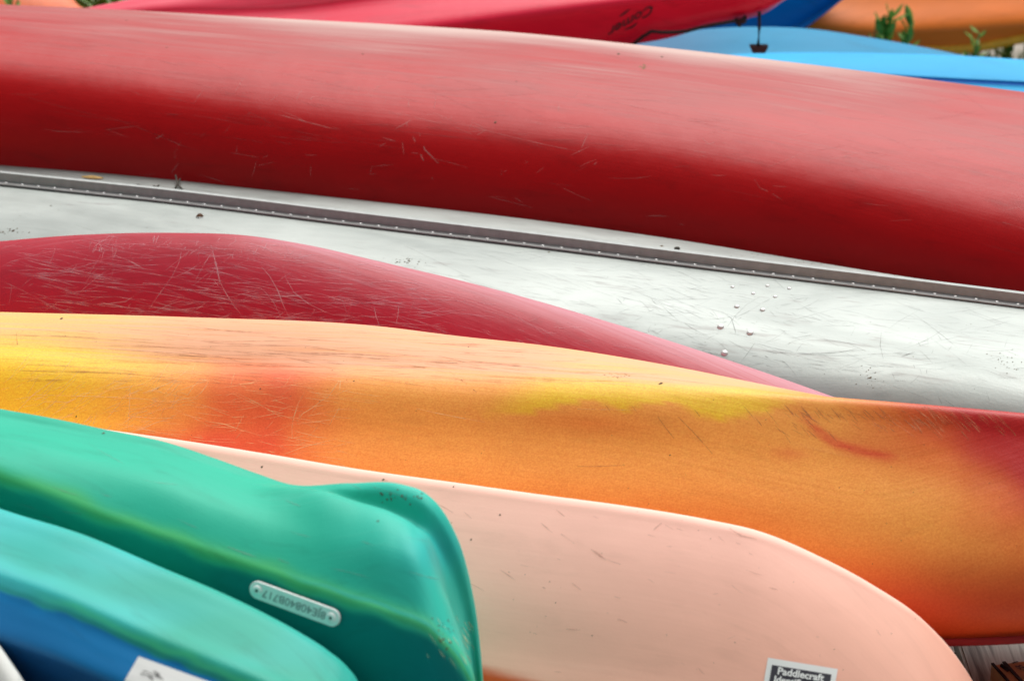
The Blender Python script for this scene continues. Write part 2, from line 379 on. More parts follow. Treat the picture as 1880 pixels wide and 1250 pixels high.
M_alu = aluminium(); M_wood = wood()
M_keel = simple('keel_metal', (.30, .30, .295), .5, .1, .12, 90, .15)
M_keel_fin = simple('keel_fin_metal', (.37, .40, .39), .6, .0, .10, 90, .15)
M_rivet = simple('rivet_metal', (.55, .56, .55), .35, .4, .05)
M_dark = simple('black_rubber', (.012, .012, .013), .6)
M_blackprint = simple('black_print', (.03, .028, .04), .5, 0, .03)
M_white = simple('white_vinyl', (.80, .82, .80), .4, 0, .03, 25)
M_plate = simple('stamped_plate_metal', (.90, .92, .90), .35, .0, .05, 120, .1)
M_dirt = simple('dried_dirt', (.10, .07, .04), .9, 0, .3)
M_twig = simple('dark_twig', (.05, .045, .035), .9)
M_leafdry = simple('dry_leaf', (.42, .26, .08), .8, 0, .3, 200)
M_brownleaf = simple('brown_leaf', (.10, .045, .015), .8, 0, .3, 200)
M_engrave = simple('stamped_ink', (.22, .21, .22), .6)

OFFS = [-1.6, 1.6]

# ------------------------------------------------------------------ ground and dock
def ground():
    xs = np.concatenate([np.linspace(-60, -5, 12), np.linspace(-4.5, 4.5, 61), np.linspace(5, 60, 12)])
    ys = np.concatenate([np.linspace(-20, 0, 6), np.linspace(.5, 9, 60), np.linspace(9.6, 90, 16)])
    X, Y = np.meshgrid(xs, ys)
    Z = -.14 - .1 * sstep(3.5, 5.5, Y) + .012 * np.sin(X * 3.1 + Y * 2) * np.cos(Y * 4.3 - X)
    n, m = X.shape; V = np.stack([X, Y, Z], -1).reshape(-1, 3); idx = np.arange(n * m).reshape(n, m)
    f = np.stack([idx[:-1, :-1], idx[:-1, 1:], idx[1:, 1:], idx[1:, :-1]], -1).reshape(-1, 4)
    mt, t, b = nodes_mat('trodden_soil'); N, L = t.nodes, t.links
    tc = N.new('ShaderNodeTexCoord'); nn = N.new('ShaderNodeTexNoise'); nn.inputs['Scale'].default_value = 14; nn.inputs['Detail'].default_value = 9; L.new(tc.outputs['Object'], nn.inputs['Vector'])
    cr = N.new('ShaderNodeValToRGB'); e = cr.color_ramp; e.elements[0].position = .35; e.elements[0].color = (.07, .075, .035, 1); e.elements[1].position = .65; e.elements[1].color = (.34, .31, .27, 1)
    L.new(nn.outputs[0], cr.inputs[0]); L.new(cr.outputs[0], b.inputs['Base Color']); b.inputs['Roughness'].default_value = .95
    bp = N.new('ShaderNodeBump'); bp.inputs['Strength'].default_value = .6; bp.inputs['Distance'].default_value = .02; L.new(nn.outputs[0], bp.inputs['Height']); L.new(bp.outputs[0], b.inputs['Normal'])
    return tag(mesh_obj('ground', V, f, mt), 'trodden soil and short grass behind the boats', kind='structure')
ground()

def grass():
    V, Fc = [], []
    for _ in range(5200):
        x = random.uniform(-2.2, 2.2); y = random.uniform(5.2, 8.0)
        if not (x > .75 or x < -.4 or random.random() < .3): continue
        z = -.25; h = random.uniform(.03, .10); a = random.uniform(0, 6.28); l = random.uniform(.0, .05); wd = .004
        dx, dy = math.cos(a), math.sin(a); b = len(V)
        V += [(x - dy*wd, y + dx*wd, z), (x + dy*wd, y - dx*wd, z), (x + dx*l*.4 + dy*wd*.7, y + dy*l*.4 - dx*wd*.7, z + h*.6), (x + dx*l*.4 - dy*wd*.7, y + dy*l*.4 + dx*wd*.7, z + h*.6), (x + dx*l, y + dy*l, z + h)]
        Fc += [(b, b+1, b+2, b+3), (b+3, b+2, b+4)]
    tag(mesh_obj('grass', V, Fc, simple('grass_blade', (.09, .16, .03), .6, 0, .35, 8), smooth=False), 'short green grass growing behind the boats', kind='stuff')
grass()

def dock():
    root = bpy.data.objects.new('boardwalk', None); root.location = (0, 3, 0); col.objects.link(root)
    tag(root, 'weathered grey boards under the upturned boats', kind='structure')
    a = 0.0; pitch = .145; wd = .139; y0, y1 = 1.2, 4.55; L = (y1 - y0)
    me = None
    base_x = .5076
    for k in range(-16, 9):
        x = base_x + (k + .5) * pitch / math.cos(a)
        if me is None:
            bm = bmesh.new(); bmesh.ops.create_cube(bm, size=1)
            bmesh.ops.scale(bm, vec=(wd, L, .03), verts=bm.verts)
            bmesh.ops.bevel(bm, geom=bm.edges[:], offset=.003, segments=2, affect='EDGES')
            me = bpy.data.meshes.new('plank'); bm.to_mesh(me); bm.free(); me.materials.append(M_wood)
        o = bpy.data.objects.new('plank', me); o.location = (x + .0 + (2.7 - 2.87) * 0, 2.87, -.015 + random.uniform(-.0025, .0025)); o.rotation_euler = (0, random.uniform(-.01, .01), a)
        link_obj(o, root)
        # planks lean across the view: shift so the joint seen in the photo falls in place
        o.location.x += -math.tan(a) * (2.87 - 2.70)
    for y in (1.6, 3.0, 4.3):
        vs, fs = box_v(Matrix.Translation((0, y, -.085)), 4.2, .09, .10)
        mesh_obj('joist', vs, fs, M_wood, root, smooth=False)
dock()

# ------------------------------------------------------------------ red canoe (large, behind)
def lin(r, g, b):
    f = lambda c: (c/255/12.92 if c/255 <= .04045 else ((c/255+.055)/1.055)**2.4)
    return (f(r), f(g), f(b))

def red_canoe():
    root = empty('canoe', (0, 4.1, 0), 'big glossy red upturned canoe lying behind the bare aluminium one', 'canoe')
    fr = Frame(4.10, 16)
    S = fr.line([(0,9),(200,18),(460,33),(700,46),(940,62),(1160,84),(1400,111),(1700,149),(1880,173)], 0)
    C = fr.line([(0,100),(350,145),(700,190),(1000,220),(1300,256),(1600,308),(1880,368)], .33)
    s = stations(-2.4, 2.5, 260)
    w0, zS = S(s); wC, zC = C(s)
    mid = lambda f, up: (f * .33, zS + (zC - zS) * f + up)
    rows = [(-.42, 0*s + .05), (-.40, zS - .20), (-.30, zS - .11), (-.12, zS - .036), (0, zS), mid(.3, .012), mid(.62, .018), mid(.88, .010), (.37, zC - .022), (.405, zC - .065), (.425, zC - .14), (.43, 0*s + .05)]
    mat = plastic('red_canoe_skin', (.42, .0004, .0022), (.37, .135, .13), rough=.37, streak=.88, bump=.09, blotch=.07, spec=.20, grime=.5, edge_sheen=(.60, .47, .42))
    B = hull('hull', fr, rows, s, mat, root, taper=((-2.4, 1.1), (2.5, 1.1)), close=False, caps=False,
             scuff_sheen=lambda u, v, S_, K: (.49 - .06 * sstep(5, 6.5, K) - .07 * sstep(1200, 1880, u) + .05 * smooth_noise(u, v, 160, 40, 21)) * (1 - sstep(5.6, 8.8, K)) + .02 + .75 * np.exp(-((K - 3.9)/.55)**2) * sstep(200, 600, u) * (1 - sstep(1250, 1800, u)))  # real wear plus sky sheen painted on the bottom and top edge
    # gunwale rail along both edges
    mg = simple('dark_vinyl_rail', (.03, .004, .004), .5)
    for r in (0, -1):
        ss = np.linspace(-2.3, 2.4, 60)
        e = 1 - (1 - np.clip(np.minimum(ss + 2.4, 2.5 - ss) / 1.1, 0, 1))**2
        wv = (rows[r][0] - .005) * np.sqrt(np.maximum(e, .001)) + .005
        tube('gunwale', fr.P(ss, wv, 0*ss + .04), .014, mg, root)
    sm = scratch_mat('red_canoe_scratch', (.62, .30, .28), .40)
    paths = [([(500+20*i, 208 + 5.2*i) for i in range(7)], .0016), ([(830+22*i, 222 + 6.6*i - .12*i*i) for i in range(12)], .0011), ([(690+22*i, 200+5*i) for i in range(8)], .0009),
             ([(745, 225),(760, 255),(775, 290),(795, 330)], .0024), ([(770, 245),(780, 275),(805, 300)], .002), ([(1385,330),(1395,345),(1410,352)], .0012),
             ([(1290,255),(1300,265),(1312,262)], .002), ([(568,184),(576,178)], .003), ([(950,218+0),(990,225)], .001)]
    paths += rand_scratches((0, 100, 1880, 420), 90, 6, 12, (20, 90), (.0005, .0011))
    paths += rand_scratches((250, 160, 1100, 330), 45, -60, 35, (10, 40), (.0006, .0014))
    strips(B, paths, sm, root, 'scratches')
    dm = scratch_mat('red_canoe_dark_scratch', (.36, .08, .08), .35)
    strips(B, rand_scratches((0, 10, 1880, 260), 160, 7, 6, (40, 200), (.0006, .0014), .08) + rand_scratches((900, 90, 1880, 340), 60, 3, 10, (30, 120), (.0006, .0012), .3), dm, root, 'scratches')
    blob_dirt(B, [(666,100,.0022),(910,225,.0026),(232,38,.002),(306,88,.0016),(948,150,.0016),(1135,100,.0035),(1215,105,.003)], M_dirt, root)
    mo = []
    for i in range(26): mo.append((1180 + random.gauss(0, 7), 124 + random.gauss(0, 2.6), random.uniform(.0008, .0018)))
    mm = blob_dirt(B, mo, simple('moss', (.16, .18, .07), .9, 0, .3), root, 'moss')
    return B
B_red = red_canoe()

# ------------------------------------------------------------------ aluminium canoe
def alu_canoe():
    root = empty('canoe', (0, 3.55, 0), 'bare aluminium upturned canoe with a riveted grey keel strip', 'canoe')
    fr = Frame(3.50, 21)
    K = fr.line([(0,334),(350,371),(650,408),(1000,450),(1295,487),(1600,524),(1880,559)], 0)
    S = fr.line([(0,292),(214,314),(478,346),(650,366),(954,401),(1200,434),(1507,483),(1663,508),(1880,539)], -.13)
    s = stations(-2.3, 2.2, 260)
    _, zK = K(s); _, zS = S(s)
    rows = [(-.40, 0*s + .04), (-.38, zK - .17), (-.30, zK - .11), (-.21, np.minimum(zS - .036, zK-.05)), (-.13, zS), (-.05, (zS + 2*zK)/3 + .003), (.0, zK), (.09, zK - .006), (.17, zK - .022), (.225, zK - .048), (.262, zK - .088), (.278, zK - .13), (.285, 0*s + .04)]
    B = hull('hull', fr, rows, s, M_alu, root, taper=((-2.3, 1.1), (2.2, 1.1)), close=False, caps=False,
             scuff_sheen=lambda u, v, S_, KK: .12 + .62 * np.exp(-((u - 1330)/260)**2 - ((v - 620)/60)**2) + .3 * np.exp(-((u-1000)/300)**2 - ((v-520)/30)**2) + .25 * sstep(1350, 1500, u) * np.exp(-((v - 640)/25)**2))
    ss = np.linspace(-2.0, 1.9, 150); _, zk = K(ss)
    # keel: flat flange riveted to the skin and an upright fin
    def bar(name, w0, w1, z0, z1, mat, lean=0.0):
        V = []
        for (ww, zz) in ((w0, z0), (w1, z0), (w1 + lean, z1), (w0 + lean, z1)): V.append(fr.P(ss, ww, zk + zz))
        V = np.stack(V, 1).reshape(-1, 3); n = len(ss); Fc = []
        for i in range(n - 1):
            for k in range(4): Fc.append((4*i+k, 4*i+(k+1) % 4, 4*i+4+(k+1) % 4, 4*i+4+k))
        Fc += [(0,3,2,1), (4*n-4, 4*n-3, 4*n-2, 4*n-1)]
        return mesh_obj(name, V, Fc, mat, root, smooth=False)
    fl = bar('keel_flange', -.016, .0165, -.004, .0028, M_keel)
    bar('keel_lip', .0165, .0178, -.004, .0012, simple('keel_lip_metal', (.07, .07, .07), .6))
    fin = bar('keel_fin', -.004, .004, .0029, .0155, M_keel_fin, .0)
    # rivets
    bm = bmesh.new(); bmesh.ops.create_uvsphere(bm, u_segments=10, v_segments=6, radius=1); bmesh.ops.delete(bm, geom=[v for v in bm.verts if v.co.z < -.1], context='VERTS')
    bmesh.ops.scale(bm, vec=(.0030, .0030, .0018), verts=bm.verts)
    rm = bpy.data.meshes.new('rivet'); bm.to_mesh(rm); bm.free(); rm.materials.append(M_rivet)
    for p in rm.polygons: p.use_smooth = True
    # spacing: 34 px at the left edge
    for i in range(-24, 60):
        s0 = -.30 + i * .0268
        if s0 > 1.25 or s0 < -1.2: continue
        zz = float(K(np.array([s0]))[1][0]); P = fr.P(np.array(s0), np.array(.0105), np.array(zz + .0026))
        o = bpy.data.objects.new('rivet', rm); o.location = P; link_obj(o, root)
    rm2 = rm.copy(); rm2.name = 'hull_rivet'
    for v in rm2.vertices: v.co *= 1.6
    rm2.materials.clear(); rm2.materials.append(M_alu_r)
    for (u, v) in ((1323,600),(1377,611),(1330,648),(1353,563),(1400,569),(1383,539),(1423,545),(1345,527),(1409,525),(1449,530)):
        h = hit(B, u, v)
        if h:
            o = bpy.data.objects.new('rivet', rm2); o.location = h[0]; o.rotation_euler = h[1].to_track_quat('Z', 'Y').to_euler()
            k = 1 if v > 590 else .8 if v > 550 else .6; o.scale = (k, k, k); link_obj(o, root)
    for r in (0, -1):
        s2 = np.linspace(-2.2, 2.1, 60); e = 1 - (1 - np.clip(np.minimum(s2 + 2.3, 2.2 - s2) / 1.1, 0, 1))**2
        wv = (rows[r][0] + .028) * np.sqrt(np.maximum(e, .001)) - .028
        tube('gunwale', fr.P(s2, wv, 0*s2 + .035), .014, M_keel, root)
    dk = scratch_mat('canoe_dark_scratch', (.12, .12, .12), .32)
    P = [([(1380+25*i, 628 + 22*math.sin(i*.33)) for i in range(9)], .0018), ([(1400+26*i, 643 + 10*math.sin(i*.3)) for i in range(9)], .0014),
         ([(1480+22*i, 650 - 1.5*i) for i in range(6)], .0012), ([(1335,600),(1350,580),(1370,560),(1395,545)], .0010), ([(1270,628),(1285,632),(1298,634)], .003), ([(1655,655),(1668,650),(1680,646)], .002), ([(1285,512),(1297,517)], .001),
         ([(1618,610),(1616,635),(1622,660)], .0009), ([(1630,605),(1650,590),(1690,568)], .0007), ([(1560,632),(1590,645)], .001)]
    P += rand_scratches((1080, 480, 1880, 680), 90, 8, 14, (15, 90), (.0004, .0012), .4)
    P += rand_scratches((1120, 540, 1480, 680), 110, 10, 30, (8, 50), (.0004, .0014), .6)
    P += rand_scratches((650, 455, 1300, 560), 90, 12, 8, (20, 90), (.0004, .0010), .2)
    P += rand_scratches((0, 340, 700, 470), 30, 7, 6, (20, 100), (.0004, .0009), .2)
    P += rand_scratches((1550, 600, 1880, 760), 25, 60, 50, (6, 30), (.0004, .0010), .6)
    strips(B, P, dk, root, 'scratches')
    fd = scratch_mat('canoe_faint_scratch', (.20, .20, .19), .20)
    strips(B, rand_scratches((1080, 500, 1880, 700), 260, 6, 10, (20, 120), (.0005, .0016), .3) + rand_scratches((600, 440, 1300, 560), 120, 12, 6, (30, 140), (.0006, .0016), .1), fd, root, 'scratches')
    dirt = [(1215,452,.003),(1008,463,.0025),(93,378,.0018),(95,379,.0012),(24,424,.003),(520,395,.0014),(740,427,.0016)]
    dirt += [(750 + random.gauss(0, 16), 480 + random.gauss(0, 3.5), random.uniform(.0005, .0016)) for _ in range(30)]
    dirt += [(15 + random.gauss(0, 12), 425 + random.gauss(0, 3), random.uniform(.0005, .0018)) for _ in range(20)]
    dirt += [(1400 + random.gauss(0, 22), 466 + random.gauss(0, 3), random.uniform(.0005, .0012)) for _ in range(26)] + [(1480 + random.gauss(0, 22), 483 + random.gauss(0, 2), random.uniform(.0005, .0014)) for _ in range(30)]
    dirt += [(1590 + random.gauss(0, 14), 690 + random.gauss(0, 12), random.uniform(.0004, .0012)) for _ in range(22)] + [(1850 + random.gauss(0, 22), 668 + random.gauss(0, 9), random.uniform(.0004, .0012)) for _ in range(30)]
    dirt += [(random.uniform(0, 1880), random.uniform(310, 720), random.uniform(.0003, .0009)) for _ in range(200)]
    blob_dirt(B, dirt, M_dirt, root)
    # debris lying on it
    def twig(lines, r, label):
        me = []
        for l in lines:
            pts = []
            for (u, v, up) in l:
                h = hit(B, u, v); pts.append(h[0] + Vector((0, 0, up)))
            me.append(pts)
        base = me[0][0]; o = tube('twig', me[0], r, M_twig)
        if len(me) > 1:
            bm = bmesh.new(); bm.from_mesh(o.data)
            for pts in me[1:]:
                t = tube('x', pts, r, M_twig); bm.from_mesh(t.data); bpy.data.objects.remove(t)
            bm.to_mesh(o.data); bm.free()
        tag(o, label, 'twig')
    twig([[(320,351,.002),(326,343,.004),(323,334,.010)], [(326,343,.004),(336,352,.002)], [(326,343,.004),(331,336,.006)]], .0013, 'dark forked twig lying behind the keel of the aluminium canoe')
    twig([[(282,344,.002),(290,349,.003),(298,350,.001)], [(285,347,.002),(292,344,.003)]], .0012, 'short dark twig left of the forked one on the aluminium canoe')
    twig([[(252,340,.001),(262,344,.002),(272,349,.001)]], .0008, 'thinnest dark twig against the canoe keel, farthest left')
    h = hit(B, 366, 399)[0]
    V, Fc = [], []
    n = 7
    for i in range(n):
        t = i/(n-1); ww = .0045*math.sin(math.pi*(.1+.85*t)); z = .002 + .009*math.sin(math.pi*t)*.8
        z *= .6; q = .0045 * (2*t - 1); V += [h + Vector((q, -ww*.7, z*.3)), h + Vector((q*1.1, 0, z)), h + Vector((q + .002*t, ww*.7, z*.9))]
    for i in range(n-1):
        Fc += [(3*i,3*i+1,3*i+4,3*i+3), (3*i+1,3*i+2,3*i+5,3*i+4)]
    tag(mesh_obj('dry_leaf', V, Fc, M_brownleaf), 'tiny curled brown leaf on the aluminium canoe', 'leaf')
    V, Fc = [], []; n = 9
    for i in range(n):
        t = i/(n-1); q = hit(B, 150 + 40*t, 327 + 2.5*t)[0]; ww = .004*math.sin(math.pi*t)**.8 + .0004
        V += [q + Vector((0, -ww, .0015)), q + Vector((0, 0, .004*math.sin(math.pi*t)+.001)), q + Vector((0, ww, .003))]
    for i in range(n-1):
        Fc += [(3*i,3*i+1,3*i+4,3*i+3), (3*i+1,3*i+2,3*i+5,3*i+4)]
    tag(mesh_obj('dry_leaf', V, Fc, M_leafdry), 'narrow straw-coloured leaf behind the keel of the aluminium canoe', 'leaf')
    h = hit(B, 1243, 459)[0]
    bm = bmesh.new(); bmesh.ops.create_icosphere(bm, subdivisions=2, radius=.0032)
    for v in bm.verts: v.co = Vector((v.co.x * 1.3, v.co.y, v.co.z * .8)) * random.uniform(.9, 1.1)
    me = bpy.data.meshes.new('seed'); bm.to_mesh(me); bm.free(); me.materials.append(M_twig)
    o = bpy.data.objects.new('seed', me); o.location = h + Vector((0, 0, .002)); link_obj(o); tag(o, 'dark round seed beyond the keel of the aluminium canoe', 'seed')
    return B
M_alu_r = simple('canoe_rivet_metal', (.66, .67, .65), .4, .4, .05)
B_alu = alu_canoe()

# ------------------------------------------------------------------ dark red scratched kayak
def dark_red():
    root = empty('kayak', (0, 3.2, 0), 'scratched crimson upturned kayak wedged between the aluminium canoe and the orange hull', 'kayak')
    fr = Frame(3.20, 21)
    S = fr.line([(0,443),(120,433),(330,428),(440,432),(560,450),(700,482),(900,530),(1110,590),(1300,650),(1525,728),(1700,795)], 0)
    s = stations(-1.5, 1.15, 220)
    _, z = S(s)
    rows = [(-.16, 0*s + .03), (-.14, z*.5), (-.09, z - .085), (-.04, z - .030), (0, z), (.022, z - .004), (.05, z - .018), (.085, z - .048), (.11, z - .085), (.125, z - .13), (.13, 0*s + .03)]
    mat = plastic('crimson_skin', (.40, .009, .027), (.56, .26, .31), spec=.30, rough=.36, streak=.75, bump=.10, blotch=.07)
    def sf(u, v, S_, K):
        d = v - np.interp(u, [0,120,330,440,560,700,900,1110,1300,1525], [443,433,428,432,450,482,530,590,652,734])
        return .16 * np.exp(-np.maximum(d, 0) / 22.) + .36 * np.exp(-np.maximum(d, 0) / 30.) * sstep(350, 620, u) + .13 * sstep(800, 1300, u) + .02
    B = hull('hull', fr, rows, s, mat, root, sub=8, taper=((-1.5, .6), (1.15, .35)), scuff_sheen=sf)
    sm = scratch_mat('crimson_scratch', (.74, .36, .40), .50)
    px = lambda L, sx=2.686, oy=280: [(a / sx, oy + b / sx) for a, b in L]
    P = [(px(l), wd) for l, wd in [([(895,490),(885,540),(850,610),(800,680),(750,750),(722,800)], .0013), ([(1040,455),(1055,510),(1070,570),(1085,640),(1115,695),(1150,750),(1190,800)], .0016), ([(1060,540),(1068,556)], .004),
         ([(1290,565),(1330,610),(1370,680),(1400,760),(1435,830)], .0013), ([(1270,660),(1310,690),(1350,740),(1390,820)], .0009), ([(1395,550),(1410,620),(1450,690),(1520,745),(1600,785),(1650,803)], .0010),
         ([(705,645),(770,650),(840,655),(905,664)], .0018), ([(130,530),(200,550),(290,572)], .0016), ([(570,510),(640,535),(708,574)], .0014), ([(455,495),(468,465),(490,445),(520,430)], .0020), ([(1250,790),(1340,803)], .0014),
         ([(460,755),(540,745),(620,735),(690,690)], .0010), ([(1090,760),(1105,775),(1080,770)], .0012), ([(1845,760),(1855,810),(1870,850)], .0010), ([(1250,480),(1255,540)], .0008), ([(1690,730),(1710,790)], .0008)]]
    P += rand_scratches((0, 440, 760, 590), 190, 7, 6, (15, 140), (.0004, .0011), .25)
    P += rand_scratches((0, 440, 760, 600), 80, -35, 30, (10, 80), (.0004, .0010), .6)
    P += rand_scratches((150, 440, 560, 480), 60, -50, 30, (6, 22), (.0006, .0014), .6)
    P += rand_scratches((700, 500, 1100, 650), 60, 12, 25, (10, 60), (.0004, .0009), .4)
    P += [([(938, 575),(960,588),(985,603),(1005,618)], .0009)]
    strips(B, P, sm, root, 'scratches')
    fm = scratch_mat('crimson_faint_scratch', (.66, .30, .36), .30)
    strips(B, rand_scratches((0, 430, 760, 600), 300, 5, 8, (25, 160), (.0006, .0016), .3) + rand_scratches((700, 480, 1450, 720), 120, 17, 6, (30, 140), (.0006, .0012), .1), fm, root, 'scratches')
    return B
B_dr = dark_red()

# ------------------------------------------------------------------ orange kayak
def orange():
    root = empty('kayak', (0, 2.9, 0), 'orange, yellow and red blended upturned kayak with a pale worn bottom', 'kayak')
    fr = Frame(2.95, 20)
    A = fr.line([(0,573),(350,583),(700,600),(830,616),(996,634),(1150,657),(1300,685),(1420,712),(1525,740),(1700,792),(1900,850)], 0)
    Bl = fr.line([(0,655),(400,688),(650,690),(900,700),(1100,703),(1200,708),(1350,720),(1525,734),(1700,748),(1880,764)], .125)
    E = fr.line([(0,1040),(900,1130),(1500,1185),(1750,1188),(1880,1183),(2100,1165)], [(0,.26),(2100,.27)])
    s = stations(-1.6, 1.5, 260)
    _, zA = A(s); _, zB = Bl(s); _, zE = E(s); zE = np.maximum(zE, .03)
    hh = zB - zE
    rg = sstep(.15, .5, s)
    rows = [(-.13, zE), (-.12, zA - .14), (-.085, zA - .065), (-.035, zA - .020), (0, zA), (.05, (zA + zB)/2 + .004 * (1 - rg)), (.092, zB - .013*rg - .001*(1-rg)), (.118, zB - .0015*rg - .004*(1-rg)), (.137, zB - .013 - .006*rg), (.172, zB - hh*.23), (.222, zB - hh*.43), (.256, zB - hh*.64), (.268, zB - hh*.85), (.26, zE + .004)]
    c_or = np.array([.93, .35, .09]); c_ye = (.90, .62, .035); c_rd = (.72, .042, .034); c_dr = (.46, .006, .010)
    def pig(u, v, S_, K):
        uu = u + 18 * smooth_noise(u, v, 60, 30, 3); vv = v + 7 * smooth_noise(u, v, 50, 25, 4)
        c = np.tile(c_or, (len(u), 1))
        c = mixc(c, c_ye, 1 - sstep(60, 400, uu + (vv - 700) * .5))                 # yellow at the left
        c = mixc(c, c_ye, .18 + 0*u)
        c = mixc(c, c_rd, .72 * np.exp(-((u + 34 * smooth_noise(u, v, 70, 40, 3) - 470)/125)**2 - np.maximum(690 - v, 0)**2/45**2))  # red blotch
        c = mixc(c, c_rd, .5 * np.exp(-((uu - 360)/150)**2 - ((vv - 815)/28)**2))
        c = mixc(c, (.55, .02, .03), .6 * np.exp(-((uu - 265)/45)**2 - ((vv - 797)/8)**2))
        edge = np.interp(u, [860,900,960,1000,1040,1095,1125,1150,1185,1220,1260,1290,1320,1380,1450], [745,767,760,748,742,735,748,752,740,735,748,765,770,758,742]) + 1.5 * smooth_noise(u, v, 14, 14, 8)
        yl = sstep(-2.5, 2.5, edge + 2.5 * smooth_noise(u, v, 7, 9, 12) - v) * sstep(870, 1010, u + (v-740)*1.0) * (1 - sstep(1350, 1520, u)) * sstep(1, 3, K)
        c = mixc(c, c_ye, .85 * yl)
        c = mixc(c, (.80, .16, .025), .45 * np.exp(-((uu-1080)/110)**2 - ((vv-775)/22)**2))
        # red smear
        sy = np.interp(u, [1450,1500,1530,1570,1620,1640], [735,790,812,825,836,838])
        c = mixc(c, c_rd, .8 * np.exp(-((v - sy)/np.interp(u, [1450,1530,1640],[12,9,9]))**2) * sstep(1450, 1510, u) * (1 - sstep(1625, 1650, u)))
        c = mixc(c, c_rd, .35 * np.exp(-((uu-1450)/22)**2 - ((vv-832)/11)**2))
        c = mixc(c, (.76, .13, .02), .75 * sstep(1500, 1880, uu - (v - 765)*.9))
        c = mixc(c, (.66, .075, .012), .7 * sstep(1480, 1720, uu) * (1 - sstep(800, 900, vv - (u - 1600) * .12)))
        c = mixc(c, c_dr, .95 * sstep(1610, 1770, uu - (v - 765)*1.25))
        c = mixc(c, c_rd, .4 * np.exp(-((uu-1850)/50)**2 - ((vv-950)/50)**2))
        c = mixc(c, (.62, .055, .012), .9 * sstep(960, 1130, v + (u-1600)*.05))
        c = mixc(c, (.70, .11, .015), .35 * sstep(860, 1000, v) * (1 - sstep(1300, 1600, u)))
        return np.concatenate([c, np.ones((len(u), 1))], 1)
    def sf(u, v, S_, K):
        e = np.interp(u, [0,400,650,900,1100,1200,1350,1525,1880], [655,684,692,702,705,708,716,728,757]); wd_ = np.interp(u, [0, 500, 1000, 1300], [36, 30, 16, 10])
        return .60 * (1 - .85 * sstep(1480, 1700, u)) * (1 - sstep(-1.4, .9, (v - e)/wd_)) - .16*(1-sstep(0,420,u))*(1 - sstep(-26, 16, v - e)) + .02
    mat = plastic('orange_blend_skin', None, (.80, .41, .26), rough=.40, streak=.88, spec=.28, grain=.75, grain_scale=480, bump=.12, blotch=.05, speck_col=(.86, .60, .55), grime=.2)
    B = hull('hull', fr, rows, s, mat, root, sub=8, taper=((-1.6, .6), (1.5, .5)), pig=pig, scuff_sheen=sf)
    # seam rim
    ss = np.linspace(-1.0, 1.15, 80); wE, zEE = E(ss); zEE = np.maximum(zEE, .03)
    tube('seam_rim', fr.P(ss, wE - .001, zEE + .0055), .0042, simple('dark_red_rim', (.22, .003, .004), .8), root, 10)
    lm = scratch_mat('orange_pale_scratch', (.95, .66, .30), .55)
    P = [([(560,720),(548,740),(540,765),(536,785),(537,805)], .0013), ([(598,730),(575,748),(555,760),(545,775)], .0010), ([(765,750),(800,758),(840,766),(890,775)], .0012), ([(370,640+55),(355,700+10),(345,725),(330,720)], .0009),
         ([(140,785),(170,765)], .0013), ([(322,697),(305,706),(285,714),(262,722)], .0012), ([(240,690),(239,720),(237,760),(234,790)], .0009), ([(60,725),(150,727),(250,731),(330,739)], .0010), ([(375,773),(410,778),(445,790),(480,800)], .0010),
         ([(510,838),(560,820),(620,805)], .0010), ([(630,680),(625,700),(624,715)], .0009), ([(1060,751),(1120,752),(1170,753)], .0008)]
    P += rand_scratches((0, 690, 330, 800), 120, -28, 12, (15, 90), (.0004, .0009), .2) + rand_scratches((200, 690, 620, 850), 140, 4, 10, (15, 110), (.0004, .0008), .2) + rand_scratches((100, 680, 620, 840), 60, -35, 20, (10, 50), (.0004, .0010), .5)
    strips(B, P, lm, root, 'scratches')
    dm = scratch_mat('orange_dark_scratch', (.42, .17, .06), .6)
    P = [([(1208,765),(1222,785),(1238,805)], .0012), ([(1245,765),(1270,790),(1290,812),(1308,833)], .0012), ([(1060,856),(1100,856),(1148,854)], .0009), ([(825,682),(850,700),(875,720)], .0011), ([(640,689),(720,700),(800,712)], .0009), ([(800,652),(840,662),(880,672)], .0008),
         ([(0,728-70),(100,664),(180,666)], .0009), ([(0,680),(80,681),(170,684),(240,688)], .0009), ([(30,612),(32,632),(33,633)], .001), ([(0,632),(20,632),(33,633)], .001), ([(0,615),(120,618),(250,627),(400,640)], .0007), ([(480,642),(560,648),(680,652)], .0009), ([(250,633),(400,643),(520,650)], .0009), ([(340,598),(400,606),(500,613)], .0008)]
    for (x, y, L) in [(1365,745,35),(1385,765,22),(1405,752,40),(1440,742,30),(1470,745,34),(1498,748,22),(1525,748,30),(1560,756,24),(1275,752,16),(1110,742,18),(1160,745,16)]:
        P.append((curve_pts(x, y, math.radians(48), L, .1), .0010))
    for _ in range(90):
        P.append((curve_pts(random.uniform(1420, 1860), 745 + random.uniform(0, 45), math.radians(random.gauss(38, 8)), random.uniform(8, 34), .1), random.uniform(.0005, .001)))
    P += rand_scratches((0, 580, 1500, 700), 230, 3.2, 2.2, (40, 260), (.0004, .0008), .03)
    P += rand_scratches((0, 640, 900, 700), 70, 4, 4, (30, 160), (.0004, .0008), .1)
    strips(B, P, dm, root, 'scratches')
    pm = scratch_mat('orange_ridge_scratch', (.95, .45, .22), .35)
    strips(B, [(curve_pts(random.uniform(1600, 1830), 752 + random.uniform(0, 30), math.radians(random.gauss(38, 6)), random.uniform(10, 36), .1), random.uniform(.0005, .001)) for _ in range(60)], pm, root, 'scratches')
    dirt = [(1213,704,.0028),(113,585,.0028),(478,714,.0014),(140,765,.0014),(290,713,.0012),(1230,835,.0013),(1110,688,.0011),(1150,688,.0013),(1155,690,.001),(1134,693,.0012),(650,699,.0012),(182,611,.001),(610,680,.001),(860,637,.0012)]
